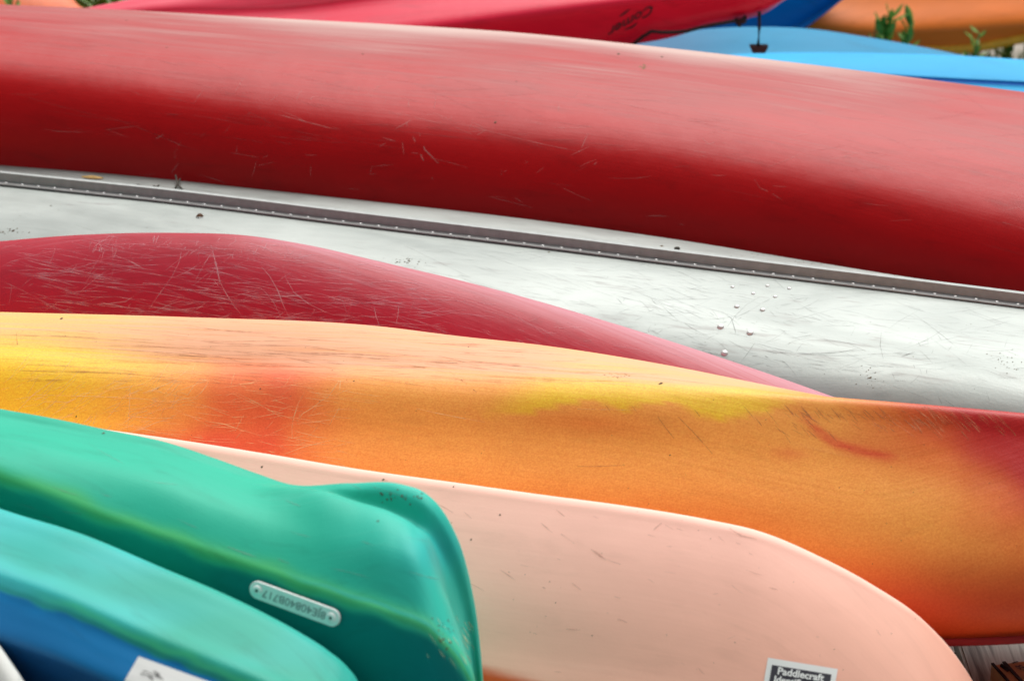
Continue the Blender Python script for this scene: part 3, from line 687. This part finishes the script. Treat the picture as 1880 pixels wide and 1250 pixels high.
    dirt += [(random.uniform(1115,1160), random.uniform(684,693), random.uniform(.0005,.001)) for _ in range(12)]
    dirt += [(random.uniform(0,1880), random.uniform(580,1150), random.uniform(.0003,.0007)) for _ in range(170)]
    blob_dirt(B, dirt, M_dirt, root)
    # thin moulding ridge on the pale bottom
    return B
B_or = orange()

# ------------------------------------------------------------------ peach kayak
def text_mesh(body, size=1.0, bold=0.0, shear=0.0):
    cu = bpy.data.curves.new('t', 'FONT'); cu.body = body; cu.size = size; cu.offset = bold; cu.shear = shear; cu.align_x = 'CENTER'; cu.align_y = 'CENTER'; cu.resolution_u = 3
    o = bpy.data.objects.new('t', cu); col.objects.link(o)
    dg = bpy.context.evaluated_depsgraph_get(); me = bpy.data.meshes.new_from_object(o.evaluated_get(dg))
    V = [v.co.copy() for v in me.vertices]; Fc = [tuple(p.vertices) for p in me.polygons]
    bpy.data.objects.remove(o); bpy.data.meshes.remove(me)
    return V, Fc

def decal(B, name, V, Fc, quad, mat, parent, off, thick=0.0):
    """lay flat print on the hull; quad maps x,y in 0..1 to the four corners seen in the photo"""
    (a, b, c, d) = [np.array(q, float) for q in quad]   # (0,0) (1,0) (1,1) (0,1)
    out = []
    for v in V:
        x, y = v[0], v[1]; p = a*(1-x)*(1-y) + b*x*(1-y) + c*x*y + d*(1-x)*y
        h = hit(B, p[0], p[1])
        if h is None: return None
        out.append(h[0] + h[1] * off)
    return mesh_obj(name, out, Fc, mat, parent, smooth=False)

def grid01(nx, ny, x0=0, x1=1, y0=0, y1=1):
    V = [(x0 + (x1-x0)*i/nx, y0 + (y1-y0)*j/ny) for j in range(ny+1) for i in range(nx+1)]
    Fc = [(j*(nx+1)+i, j*(nx+1)+i+1, (j+1)*(nx+1)+i+1, (j+1)*(nx+1)+i) for j in range(ny) for i in range(nx)]
    return V, Fc

def peach():
    root = empty('kayak', (.1, 2.5, 0), 'faded peach kayak end with a black and white identification sticker', 'kayak')
    fr = Frame(2.60, 20, True)
    Pl = fr.line([(-100,745),(170,786),(350,812),(500,836),(650,861),(850,889),(1000,910),(1150,930),(1300,955),(1400,978),(1500,1020),(1600,1073),(1700,1143),(1760,1210),(1800,1275),(1830,1340)], 0)
    s_end = .56
    se = Pl.s[-1] + .004; s = stations(-1.5, se, 170, [(.2, se, 60)])
    _, z = Pl(s); zb = .02
    k = np.clip((z - zb) / .24, .02, 1.2); kw = k ** .75
    # the far side, the rim, and the broad nearly flat flank
    rows = [(-.06*kw, 0*s + zb), (-.055*kw, z - .10*k), (-.035*kw, z - .030*k), (-.012*kw, z - .0055*k), (0*s, z), (.006*kw, z - .0015*k), (.014*kw, z - .0065*k), (.050*kw, z - .031*k), (.092*kw, z - .066*k), (.128*kw, z - .103*k), (.164*kw, z - .142*k), (.19*kw, 0*s + zb)]
    def pig(u, v, S_, K):
        c = np.tile(np.array([.97, .53, .43]), (len(u), 1))
        c = mixc(c, (.84, .44, .30), sstep(900, 1250, v + (u - 1300) * .1) * .5)
        c = mixc(c, (.66, .10, .022), sstep(-3, 3, v - (1228 + (u - 890) * .2)))
        return np.concatenate([c, np.ones((len(u), 1))], 1)
    mat = plastic('peach_skin', None, (.92, .66, .54), spec=.3, rough=.45, streak=.55, bump=.05, blotch=.03, grime=.16)
    B = hull('hull', fr, rows, s, mat, root, sub=8, taper=((-1.5, .5), None), pig=pig, scuff_sheen=lambda u, v, S_, K: .10 + .5*np.exp(-((K-4)/.9)**2))  # rim painted paler for the light its curved edge receives
    # sticker
    q = [(1386, 1350), (1512, 1370), (1538, 1228), (1410, 1207)]
    st = decal(B, 'sticker', *grid01(10, 10), q, M_white, root, .0012)
    tag(st, 'white bordered black sticker reading Paddlecraft Identification')
    decal(B, 'black_panel', *grid01(10, 10, .075, .925, .08, .915), q, M_blackprint, st, .0018)
    for i, (line, sz) in enumerate((('Paddlecraft', .125), ('Identification', .115), ('Number', .115))):
        V, Fc = text_mesh(line, sz, .0035)
        wx = max(v.x for v in V) - min(v.x for v in V); k = (.66 if i == 0 else .72 if i == 1 else .4) / wx
        V = [((v.x - (max(a.x for a in V) + min(a.x for a in V))/2) * k + .50, v.y * 1.0 + .848 - i * .108) for v in V]
        decal(B, 'lettering', V, Fc, q, M_white, st, .0024)
    dm = scratch_mat('peach_scuff', (.40, .24, .18), .30)
    P = [([(803,925),(815,931),(832,941)], .0016), ([(1030,980),(1042,988),(1055,998)], .0020), ([(1085,1008),(1100,1018),(1112,1028)], .0026), ([(1100,1020),(1122,1030),(1140,1036)], .0016), ([(1215,960),(1205,968),(1200,973)], .0020), ([(700,881),(712,883)], .0022),
         ([(1340,955+15),(1360,975+8),(1390,990)], .002)]
    P += rand_scratches((850, 930, 1500, 1080), 26, 24, 14, (6, 40), (.0006, .0016), .2) + rand_scratches((950, 1080, 1650, 1240), 14, 20, 30, (6, 30), (.0006, .0014), .2)
    strips(B, P, dm, root, 'scratches')
    blob_dirt(B, [(481,857,.0018),(704,880,.0018),(833,893,.0012),(865,990,.0014),(918,945,.0014),(750,866,.0012)] + [(random.uniform(400,1700), random.uniform(870,1240), random.uniform(.0003,.0009)) for _ in range(70)], M_dirt, root)
    return B
B_pe = peach()

# ------------------------------------------------------------------ green kayak
def green():
    root = empty('kayak', (-.3, 2.3, 0), 'teal green kayak end with a riveted metal number plate', 'kayak')
    fr = Frame(2.33, 24, True)
    G = fr.line([(-100,733),(0,752),(100,770),(190,789),(300,812),(400,845),(470,870),(530,889),(640,889),(740,893),(780,908),(808,935),(832,975),(850,1020),(866,1085),(877,1150),(886,1240),(892,1320)], 0)
    V_ = fr.line([(-100,745),(0,764),(190,801),(300,825),(400,858),(470,881),(530,893.5),(592,903),(656,921),(720,940),(761,960),(792,984),(815,1023),(838,1075),(858,1150),(880,1310)], [(0,.012),(450,.013),(560,.014),(700,.016),(790,.022),(830,.018),(880,.012)])
    Cr = fr.line([(-100,753),(0,772),(190,810),(300,835),(400,868),(470,892),(530,898),(592,905),(656,925),(720,945),(761,968),(790,996),(810,1045),(832,1120),(852,1185),(880,1315)], [(0,.024),(450,.03),(560,.06),(700,.07),(780,.065),(830,.045),(880,.035)])
    Mm = fr.line([(-100,800),(0,815),(190,865),(300,895),(400,930),(530,968),(640,988),(720,1005),(770,1030),(805,1080),(835,1140),(858,1210),(880,1320)], .108)
    Q = fr.line([(-100,838),(0,872),(150,930),(300,985),(400,1018),(560,1073),(700,1120),(755,1138),(790,1155),(820,1185),(850,1222),(870,1260),(885,1330)], .15)
    se = G.s[-1]; s = stations(-1.5, se, 140, [(-.25, se, 140)])
    _, zG = G(s); wV, zV = V_(s); wC_, zC_ = Cr(s); _, zM = Mm(s); _, zQ = Q(s)
    rows = [(-.13, 0*s + .04), (-.12, zG - .16), (-.08, zG - .075), (-.035, zG - .024), (0*s, zG), (wV * .45, zG - (zG - zV) * .18), (wV, zV), (wC_, zC_), (.108, zM), (.143, zQ + .0055), (.150, zQ), (.1535, zQ - .008), (.160, zQ - .05), (.163, zQ - .12), (.15, 0*s + .04)]
    rows = [(r[0], np.maximum(r[1], .03)) for r in rows]
    qx = [0,150,300,400,560,700,755,790,820,850,870]; qy = [872,930,985,1018,1073,1120,1138,1155,1185,1222,1260]
    def pig(u, v, S_, K):
        d = v - np.interp(u, qx, qy) + 4 * smooth_noise(u, v, 25, 25, 5)
        c = np.tile(np.array([.018, .42, .28]), (len(u), 1))
        c = mixc(c, (.03, .50, .42), .6 * sstep(500, 800, u))
        c = mixc(c, (.07, .45, .12), .75 * np.exp(-((d + 4) / 17)**2))
        c = mixc(c, (.005, .36, .36), .55 * np.exp(-((d + 9) / 5)**2) * sstep(450, 650, u))
        c = mixc(c, (.0, .26, .18), .9 * sstep(10, 26, d))
        c = mixc(c, (.0, .19, .20), .8 * sstep(10, 30, d) * sstep(250, 480, u))
        c = mixc(c, (.03, .40, .50), .35 * np.exp(-((u - 800)/60)**2 - ((v - 1010)/50)**2))
        return np.concatenate([c, np.ones((len(u), 1))], 1)
    mat = plastic('green_blend_skin', None, (.16, .55, .45), rough=.5, spec=.18, streak=.5, bump=.06, blotch=.05)
    B = hull('hull', fr, rows, s, mat, root, sub=9, taper=((-1.5, .5), None), pig=pig, scuff_sheen=lambda u, v, S_, K: .12 * np.exp(-((K - 7)/1.4)**2) + .05)
    # number plate
    c = hit(B, 544, 1107); r = hit(B, 615, 1132); l = hit(B, 474, 1080)
    if c:
        X = (r[0] - l[0]); Lp = X.length * 1.17; X.normalize(); Nn = c[1]; Nn = (Nn - X * Nn.dot(X)).normalized()
        Y = Nn.cross(X)
        M4 = Matrix((X, Y, Nn)).transposed().to_4x4(); M4.translation = (l[0] + r[0]) / 2 + Nn * .0035
        hw = .0085; pts = []
        for i in range(13): a = -math.pi/2 + math.pi*i/12; pts.append((Lp/2 - hw + math.cos(a)*hw, math.sin(a)*hw))
        for i in range(13): a = math.pi/2 + math.pi*i/12; pts.append((-Lp/2 + hw + math.cos(a)*hw, math.sin(a)*hw))
        n = len(pts); V = [M4 @ Vector((x, y, -.0012)) for x, y in pts] + [M4 @ Vector((x, y, .0006)) for x, y in pts] + [M4 @ Vector((x*.985, y*.93, .0012)) for x, y in pts]
        Fc = [tuple(range(n))[::-1], tuple(range(2*n, 3*n))] + [(i, (i+1) % n, n+(i+1) % n, n+i) for i in range(n)] + [(n+i, n+(i+1) % n, 2*n+(i+1) % n, 2*n+i) for i in range(n)]
        plate = mesh_obj('number_plate', V, Fc, M_plate, root, smooth=False); tag(plate, 'silver riveted plate stamped with an upside-down number')
        V, Fc = text_mesh('8JE40840B717', 1.0, .0)
        x0, x1 = min(v.x for v in V), max(v.x for v in V); kx = Lp * .70 / (x1 - x0)
        V = [M4 @ Vector((-(v.x - (x0+x1)/2) * kx, -v.y * .0105, .0016)) for v in V]
        mesh_obj('lettering', V, Fc, M_engrave, plate, smooth=False)
        for sx in (-1, 1):
            bm = bmesh.new(); bmesh.ops.create_uvsphere(bm, u_segments=16, v_segments=8, radius=1)
            bmesh.ops.delete(bm, geom=[v for v in bm.verts if v.co.z < -.05], context='VERTS')
            for v in bm.verts:
                rr = math.hypot(v.co.x, v.co.y); v.co.z = v.co.z * .5 - (.55 if rr < .35 else 0)
            bmesh.ops.transform(bm, matrix=M4 @ Matrix.Translation((sx * (Lp/2 - hw), 0, .0012)) @ Matrix.Scale(.0052, 4), verts=bm.verts)
            me = bpy.data.meshes.new('rivet'); bm.to_mesh(me); bm.free(); me.materials.append(M_plate)
            for p in me.polygons: p.use_smooth = True
            o = bpy.data.objects.new('rivet', me); link_obj(o, plate)
            cp = [M4 @ Vector((sx*(Lp/2-hw) + math.cos(a)*.0016, math.sin(a)*.0016, .0030)) for a in [2*math.pi*i/10 for i in range(10)]]
            mesh_obj('rivet_hole', cp, [tuple(range(10))], M_dark, plate, smooth=False)
    dm = scratch_mat('green_scuff', (.25, .35, .30), .45)
    strips(B, rand_scratches((0, 780, 800, 1050), 40, 18, 6, (20, 90), (.0006, .0014), .2), dm, root, 'scratches')
    pm = scratch_mat('green_worn_edge', (.55, .72, .45), .5)
    strips(B, [(curve_pts(random.uniform(780, 860), random.uniform(1130, 1220), math.radians(55), random.uniform(10, 30), .1), .002) for _ in range(20)], pm, root, 'scratches')
    blob_dirt(B, [(random.gauss(745, 25), random.gauss(912, 6), random.uniform(.0006, .0016)) for _ in range(26)] + [(random.gauss(820, 14), random.gauss(1160, 16), random.uniform(.0006, .0016)) for _ in range(20)] + [(190,795,.002),(694,956,.0016)], M_dirt, root)
    return B
B_gr = green()

# ------------------------------------------------------------------ blue kayak in front
def blue():
    root = empty('kayak', (-.4, 2.1, 0), 'pale teal and deep blue kayak at lower left with a white sticker', 'kayak')
    fr = Frame(2.05, 27, True)
    T = fr.line([(-100,900),(0,938),(150,985),(300,1048),(400,1090),(480,1128),(550,1166),(600,1198),(635,1228),(655,1255),(672,1300),(685,1350)], 0)
    Q = fr.line([(-100,1035),(0,1073),(100,1108),(200,1150),(300,1195),(400,1235),(500,1278),(560,1310),(610,1345),(650,1390)], .085)
    R = fr.line([(-100,1140),(0,1173),(100,1208),(200,1250),(300,1290),(450,1345),(560,1385),(640,1440)], .115)
    se = T.s[-1]; s = stations(-1.3, se, 150, [(se - .2, se, 80)])
    _, zT = T(s); _, zQ = Q(s); _, zR = R(s)
    rows = [(-.15, 0*s + .03), (-.14, zT - .17), (-.09, zT - .075), (-.04, zT - .026), (0, zT), (.02, zT + (zQ - zT)*.16), (.055, zT + (zQ - zT)*.55), (.079, zQ + .007), (.085, zQ), (.088, zQ - .006), (.1, (zQ + zR)/2), (.1145, zR + .003), (.115, zR), (.112, zR - .006), (.085, zR - .08), (.05, 0*s + .03)]
    rows = [(r[0], np.maximum(r[1], .03)) for r in rows]
    def pig(u, v, S_, K):
        d = v - np.interp(u, [0,100,200,300,400,500,560], [1073,1108,1150,1195,1235,1278,1310]) + 3 * smooth_noise(u, v, 20, 20, 6)
        c = np.tile(np.array([.022, .35, .26]), (len(u), 1))
        c = mixc(c, (.06, .48, .56), .6 * (1 - sstep(0, 200, u)) * sstep(-70, -10, d))
        c = mixc(c, (.05, .55, .62), .35 * (.5 + .5 * smooth_noise(u, v, 60, 40, 9)))
        c = mixc(c, (.06, .60, .22), .45 * np.exp(-((d + 5)/9)**2) * sstep(30, 150, u))
        c = mixc(c, (.01, .30, .28), .7 * np.exp(-((d - 7)/7)**2))
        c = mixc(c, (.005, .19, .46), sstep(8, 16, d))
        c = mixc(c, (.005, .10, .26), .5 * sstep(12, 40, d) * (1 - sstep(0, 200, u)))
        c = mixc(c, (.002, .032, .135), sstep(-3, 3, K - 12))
        return np.concatenate([c, np.ones((len(u), 1))], 1)
    mat = plastic('blue_blend_skin', None, (.12, .55, .46), rough=.5, spec=.2, streak=.4, bump=.05, blotch=.04)
    B = hull('hull', fr, rows, s, mat, root, sub=9, taper=((-1.3, .4), None), pig=pig, scuff_sheen=lambda u, v, S_, K: .15 * (1 - sstep(6, 7.5, K)))
    q = [(206, 1290), (352, 1335), (402, 1258), (255, 1205)]
    st = decal(B, 'sticker', *grid01(10, 8), q, M_white, root, .0012)
    if st:
        tag(st, 'white sticker with a small dark sketch, cut off by the frame')
        gm = scratch_mat('grey_ink', (.06, .06, .06), .8)
        P = []
        for i in range(26):
            x = random.uniform(256, 288); y = 1234 + random.uniform(-2, 9)
            P.append((curve_pts(x, y, math.radians(random.gauss(10, 16)), random.uniform(6, 16), .3, 5), random.uniform(.0006, .0014)))
        o = strips(B, P, gm, st, 'sketch', off=.0020)
        V, Fc = text_mesh('C', 1, 0)
    return B
B_bl = blue()

def white_corner():
    root = empty('kayak', (-.5, 1.85, 0), 'rounded white kayak tip in the lower left corner', 'kayak')
    fr = Frame(1.72, 40, True)
    T = fr.line([(-220,1010),(-100,1080),(-30,1150),(0,1190),(22,1222),(40,1250),(60,1300),(72,1350)], 0)
    se = T.s[-1]; s = stations(-1.2, se, 80, [(se - .15, se, 40)])
    _, z = T(s)
    rows = [(-.05, z*0 + .03), (-.045, z - .06), (-.012, z - .012), (0, z), (.008, z - .004), (.02, z - .022), (.024, z - .05), (.04, z - .12), (.03, 0*z + .03)]
    rows = [(r[0], np.maximum(r[1], .03)) for r in rows]
    hull('hull', fr, rows, s, plastic('white_skin', (.70, .72, .68), (.6, .58, .52), rough=.4, streak=.4, bump=.04), root, taper=((-1.2, .3), None), scuff_sheen=lambda u, v, S_, K: .1 + 0*u)
white_corner()

# ------------------------------------------------------------------ boats in the background
def crimson_back():
    root = empty('kayak', (0, 4.6, -.2), 'bright crimson upturned kayak with black script, behind the big red canoe', 'kayak')
    fr = Frame(4.85, 12, True)
    T = fr.line([(-100,60),(170,14),(250,-2),(500,-50),(900,-110),(1300,-115),(1440,-70),(1490,-20)], 0)
    C1 = fr.line([(-100,80),(200,30),(280,22),(560,14),(700,-6),(1100,-50),(1400,-60),(1480,-25)], .07)
    C2 = fr.line([(-100,150),(400,105),(790,53),(1000,25),(1200,0),(1350,-15),(1440,-22),(1475,-18)], .17)
    C3 = fr.line([(-100,220),(600,130),(960,63),(1080,47),(1250,25),(1350,10),(1430,-8),(1470,-15)], .165)
    Lb = fr.line([(-100,340),(600,210),(900,140),(1160,83),(1230,70),(1300,50),(1370,36),(1410,22),(1440,2),(1465,-12)], .13)
    se = T.s[-1]; s = stations(-1.2, se, 140, [(se - .2, se, 30)])
    zT, z1, z2, z3, zL = [f(s)[1] for f in (T, C1, C2, C3, Lb)]
    rows = [(-.08, zL), (-.06, (zT + zL)/2), (0, zT), (.068, z1 + .004), (.07, z1), (.168, z2 + .004), (.17, z2), (.171, z2 - .004), (.166, z3), (.155, z3 - (z3 - zL)*.5), (.13, zL)]
    mat = plastic('bright_crimson_skin', (.74, .010, .055), (.90, .34, .42), spec=.35, rough=.35, streak=.45, bump=.04, blotch=.05)
    B = hull('hull', fr, rows, s, mat, root, taper=((-1.2, .4), None), zb=-.1, scuff_sheen=lambda u, v, S_, K: .35 * (1 - sstep(3.5, 5.5, K)))
    V, Fc = text_mesh('Comer', 1, .012, .5)
    x0, x1 = min(v.x for v in V), max(v.x for v in V)
    V = [((v.x - x0)/(x1 - x0), v.y * .55 + .5) for v in V]
    q = [(1198, 3), (1112, 52), (1124, 68), (1210, 19)]
    q = [(1190, -2), (1106, 44), (1124, 78), (1208, 32)]
    decal(B, 'lettering', V, Fc, q, M_blackprint, root, .002)
    strips(B, [([(1138,30),(1147,24),(1156,17)], .0035), ([(1147,54),(1160,50),(1170,42)], .0035)], M_blackprint, root, 'lettering', off=.002, kind='thing')
    # carry cord along the lower edge and hanging toggle
    cord = [(1145,92,.145),(1165,80,.15),(1180,68,.155),(1196,58,.16),(1215,60,.165),(1235,60,.165),(1260,58,.16),(1290,50,.16),(1320,44,.16),(1350,39,.16)]
    pts = []
    for (u, v, w_) in cord:
        d = ray(u, v); t = (w_ + .02 - (CAM - fr.O) @ fr.n) / (d @ fr.n); pts.append(CAM + d * t)
    tube('carry_cord', pts, .0032, M_dark, root)
    def at(u, v, w_=.16):
        d = ray(u, v); t = (w_ - (CAM - fr.O) @ fr.n) / (d @ fr.n); return Vector(CAM + d * t)
    tube('cord_cleat', [at(1348,36), at(1356,42), at(1366,38), at(1368,30)], [.004, .007, .006, .003], M_dark, root)
    tube('cord_end', [at(1357,40), at(1358,50)], .003, M_dark, root)
    tube('toggle_cord', [at(1394,22), at(1394,50), at(1392,84)], .0030, M_dark, root)
    a, b = at(1376, 84), at(1410, 84); c, d = at(1381, 96), at(1404, 96)
    V = []
    for dy in (-.009, .009):
        o = Vector((0, dy, 0)); V += [a + o, b + o, d + o, c + o]
    mesh_obj('toggle_handle', V, [(0,3,2,1), (4,5,6,7), (0,1,5,4), (1,2,6,5), (2,3,7,6), (3,0,4,7)], simple('dark_grip', (.03, .027, .03), .5), root, smooth=False)
crimson_back()

def light_blue():
    root = empty('kayak', (.6, 5.0, -.24), 'sky blue upturned kayak with a bright cyan edge, right behind the red canoe', 'kayak')
    fr = Frame(5.15, 12)
    A = fr.line([(900,150),(1100,95),(1180,78),(1250,60),(1320,52),(1400,50),(1480,53),(1600,70),(1700,88),(1765,102),(1880,135)], 0)
    Bq = fr.line([(900,150),(1100,118),(1300,103),(1400,98),(1550,97),(1770,103),(1880,110),(2100,125)], .13)
    C = fr.line([(900,190),(1300,116),(1500,129),(1650,139),(1880,151),(2100,160)], .22)
    D = fr.line([(900,210),(1300,135),(1500,143),(1700,153),(1880,162),(2100,170)], .235)
    s = stations(-.6, 1.8, 160)
    zA, zB, zC, zD = [f(s)[1] for f in (A, Bq, C, D)]
    rows = [(-.2, 0*s - .23), (-.17, zA - .13), (-.08, zA - .045), (0, zA), (.05, zA + (zB - zA)*.3), (.122, zB - .004), (.13, zB), (.14, zB), (.213, zC + .003), (.22, zC), (.222, zC - .006), (.226, zD + .004), (.232, zD), (.30, zD - .03), (.32, zD - .1), (.3, 0*s - .23)]
    def pig(u, v, S_, K):
        c = np.tile(np.array([.02, .40, .76]), (len(u), 1))
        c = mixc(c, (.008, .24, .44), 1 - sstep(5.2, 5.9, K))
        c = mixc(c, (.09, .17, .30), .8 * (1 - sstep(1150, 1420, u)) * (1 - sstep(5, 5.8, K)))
        c = mixc(c, (.0, .16, .55), sstep(8.6, 9.2, K) * (1 - sstep(11.4, 12, K)))
        return np.concatenate([c, np.ones((len(u), 1))], 1)
    mat = plastic('sky_blue_skin', None, (.55, .75, .85), rough=.5, spec=.12, streak=.2, bump=.04, blotch=.04)
    hull('hull', fr, rows, s, mat, root, taper=((-.6, .5), (1.8, .5)), zb=-.2, pig=pig, scuff_sheen=lambda u, v, S_, K: 0*u)
light_blue()

def deep_blue():
    root = empty('kayak', (.5, 5.6, -.24), 'deep blue kayak tip rising between the crimson and the orange boats', 'kayak')
    fr = Frame(5.75, 10)
    T = fr.line([(1000,-20),(1300,-90),(1500,-110),(1600,-80),(1650,-60)], 0)
    Lb = fr.line([(1000,160),(1250,130),(1380,98),(1470,58),(1510,30),(1550,-2),(1600,-40),(1650,-58)], .13)
    s = stations(.0, .80, 120)
    zT, zL = T(s)[1], Lb(s)[1]; h = zT - zL
    rows = [(-.08, zL), (-.05, zT - h*.4), (0, zT), (.08, zT - h*.2), (.13, zT - h*.5), (.12, zL + h*.16), (.118, zL + h*.1), (.135, zL + h*.07), (.13, zL)]
    mat = plastic('deep_blue_skin', (.0, .17, .52), (.3, .5, .7), spec=.25, rough=.35, streak=.2, bump=.04)
    hull('hull', fr, rows, s, mat, root, zb=-.2, scuff_sheen=lambda u, v, S_, K: 0*u)
deep_blue()

def orange_back():
    root = empty('kayak', (1.1, 5.9, -.24), 'plain orange kayak with a yellow rim, top right beyond the sky blue one', 'kayak')
    fr = Frame(5.85, -6)
    T = fr.line([(1200,-60),(1400,-120),(1880,-190),(2300,-200)], 0)
    C = fr.line([(1200,30),(1480,58),(1600,63),(1750,58),(1880,50),(2300,25)], .27)
    Lb = fr.line([(1200,50),(1500,100),(1700,97),(1770,95),(1880,75),(2300,20)], .255)
    s = stations(.2, 2.2, 100)
    zT, zC, zL = T(s)[1], C(s)[1], Lb(s)[1]
    rows = [(-.15, zL), (-.1, (zT+zL)/2), (0, zT), (.11, zT - (zT - zC)*.35), (.21, zT - (zT - zC)*.73), (.27, zC + .003), (.269, zC - .004), (.262, zL + .014)]
    B = hull('hull', fr, rows, s, plastic('plain_orange_skin', (.90, .21, .025), (.8, .4, .15), spec=.25, rough=.4, streak=.25, bump=.04), root, taper=((.2, .5), (2.2, .5)), zb=-.1, scuff_sheen=lambda u, v, S_, K: 0*u)
    ss = np.linspace(.7, 2.0, 40); zz = Lb(ss)[1]
    tube('yellow_rim', fr.P(ss, .260, zz + .007), .011, simple('yellow_rim', (.90, .42, .02), .45), root)
orange_back()

def orange_left():
    root = empty('kayak', (-1.6, 5.9, -.24), 'orange kayak just showing in the top left corner', 'kayak')
    fr = Frame(5.9, 8)
    T = fr.line([(-700,-60),(-300,-90),(0,-70),(100,-40),(160,-5)], 0)
    s = stations(-2.5, -.93, 100)
    z = T(s)[1]
    rows = [(-.2, z*0 - .23), (-.17, z - .15), (-.08, z - .04), (0, z), (.10, z - .03), (.18, z - .11), (.20, z - .2), (.18, z*0 - .23)]
    rows = [(r[0], np.maximum(r[1], -.24)) for r in rows]
    hull('hull', fr, rows, s, plastic('bright_orange_skin', (.80, .14, .02), (.9, .4, .2), rough=.4, streak=.25, bump=.04), root, taper=((-2.5, .5), (-.9, .3)), zb=-.2, scuff_sheen=lambda u, v, S_, K: 0*u)
orange_left()

# ------------------------------------------------------------------ plants
def plant(u, v, Y, h, n, label, lean=0.1, seed=1, leafl=.045):
    r = random.Random(seed); d = ray(u, v); t = Y / d[1]; top = Vector(CAM + d * t)
    base = Vector((top.x - lean * h, top.y, -.25)); H = top.z - base.z
    root = empty('weed', base, label, 'plant')
    pts = [base + Vector((lean * h * (i/8)**1.5, 0, H * i/8)) for i in range(9)]
    gm = simple('weed_stem', (.10, .17, .04), .7)
    tube('stem', pts, [.004 - .0003*i for i in range(9)], gm, root, 6)
    lm = simple('weed_leaf_%d' % seed, (.15, .33, .04), .55, 0, .35, 40)
    me = bpy.data.meshes.new('leaf')
    V, Fc = [], []
    for i in range(6):
        q = i/5; ww = .21 * math.sin(math.pi * (q*.92 + .04)); V += [(-ww, q, -.05*math.sin(3*q)), (0, q, .03), (ww, q, -.05*math.sin(3*q))]
    for i in range(5): Fc += [(3*i,3*i+1,3*i+4,3*i+3), (3*i+1,3*i+2,3*i+5,3*i+4)]
    me.from_pydata(V, [], Fc); me.materials.append(lm)
    for k in range(n):
        q = 1 - .5 * (k / n) * min(1, .35 / max(H, .1)); i = min(7, int(q * 8)); p = pts[i].lerp(pts[i+1], q*8 - i) if q < 1 else pts[8]
        o = bpy.data.objects.new('leaf', me); o.location = p; L = leafl * r.uniform(.6, 1.2); o.scale = (L, L, L)
        o.rotation_euler = (r.uniform(.5, 1.4), r.uniform(-.4, .4), r.uniform(0, 6.28)); link_obj(o, root)
plant(1635, 32, 5.45, .3, 40, 'taller leafy weed in front of the orange kayak at upper right', .15, 1)
plant(1676, 42, 5.45, .3, 28, 'leafy weed just right of the tallest one, behind the sky blue kayak', .18, 2, .035)
plant(1607, 52, 5.45, .3, 8, 'short weed at the left of the leafy clump behind the sky blue kayak', .0, 3, .03)
plant(1798, 62, 5.5, .3, 14, 'single weed by the yellow rim of the orange kayak', .12, 4, .035)
plant(1850, 92, 5.9, .2, 14, 'low weed at the right edge beside the orange kayak', .1, 5, .04)
plant(1790, 92, 5.9, .2, 12, 'low weed under the yellow rim near the right edge', -.1, 6, .04)
plant(178, -8, 5.6, .3, 40, 'leafy weed between the top left orange kayak and the crimson one', .1, 7, .06)
plant(215, -2, 5.6, .3, 26, 'leafy weed against the left tip of the crimson kayak', .15, 8, .05)
plant(22, -2, 5.5, .3, 22, 'leafy weed in the top left corner', .05, 9, .045)

# ------------------------------------------------------------------ tan box on the dock, lower right
def tan_box():
    root = empty('box', (.62, 2.42, 0), 'tan box with black straps and handwriting on the boards, lower right', 'box')
    tan = simple('tan_board', (.80, .56, .28), .7, 0, .12, 40)
    # top face seen between the straps; corner nearest the boat at (1822,1218) in the photo
    z = .022
    def top(u, v):
        d = ray(u, v); t = (z - CAMH) / d[2]; return Vector(CAM + d * t)
    A, Bc = top(1820, 1221), top(1898, 1211)
    X = (Bc - A).normalized(); Y = Vector((0, 0, 1)).cross(X) * -1
    Lx, Ly = .30, .30
    V = [A, A + X*Lx, A + X*Lx + Y*Ly, A + Y*Ly]; V = [v - Vector((0, 0, z)) for v in V] + V
    Vb = [Vector((v.x, v.y, 0.004)) for v in V[:4]] + V[4:]
    mesh_obj('box_body', Vb, [(0,1,2,3), (4,7,6,5), (0,4,5,1), (1,5,6,2), (2,6,7,3), (3,7,4,0)], tan, root, smooth=False)
    for off, wd, nm in ((.0005, .0030, 'strap'), (.0140, .0036, 'strap')):
        V = []
        for zz in (z + .0005, z + .0022):
            for (a, b) in ((off, -.002), (off + wd, -.002), (off + wd, Ly), (off, Ly)):
                q = A + X*a + Y*b; V.append(Vector((q.x, q.y, zz)))
        mesh_obj(nm, V, [(0,3,2,1), (4,5,6,7), (0,1,5,4), (1,2,6,5), (2,3,7,6), (3,0,4,7)], M_dark, root, smooth=False)
    tube('strap_buckle', [A + X*.006 + Y*.012 + Vector((0,0,.006)), A + X*.010 + Y*.022 + Vector((0,0,.004))], .0022, M_dark, root)
    T, Fc = text_mesh('1gx', 1.0, .0)
    # handwriting running toward the viewer
    x0, x1 = min(v.x for v in T), max(v.x for v in T); ax = (Y * .9 + X * .25).normalized(); ay = Vector((0, 0, 1)).cross(ax)
    o0 = top(1858, 1217); V = []
    for v in T:
        q = o0 + ax * ((v.x - x0) / (x1 - x0) * .030) + ay * ((v.y + .25) * .012); V.append(Vector((q.x, q.y, z + .001)))
    mesh_obj('lettering', V, Fc, M_blackprint, root, smooth=False)
tan_box()
def dock_bits():
    d = ray(1754, 1199); t = -(CAMH - .004) / d[2]; a = Vector(CAM + d*t); d = ray(1750, 1206); t = -(CAMH - .004) / d[2]; b = Vector(CAM + d*t)
    tag(tube('twig', [a, a.lerp(b, .5) + Vector((0, 0, .003)), b], .001, M_twig), 'tiny dark splinter on the boards beside the peach kayak', 'twig')
dock_bits()
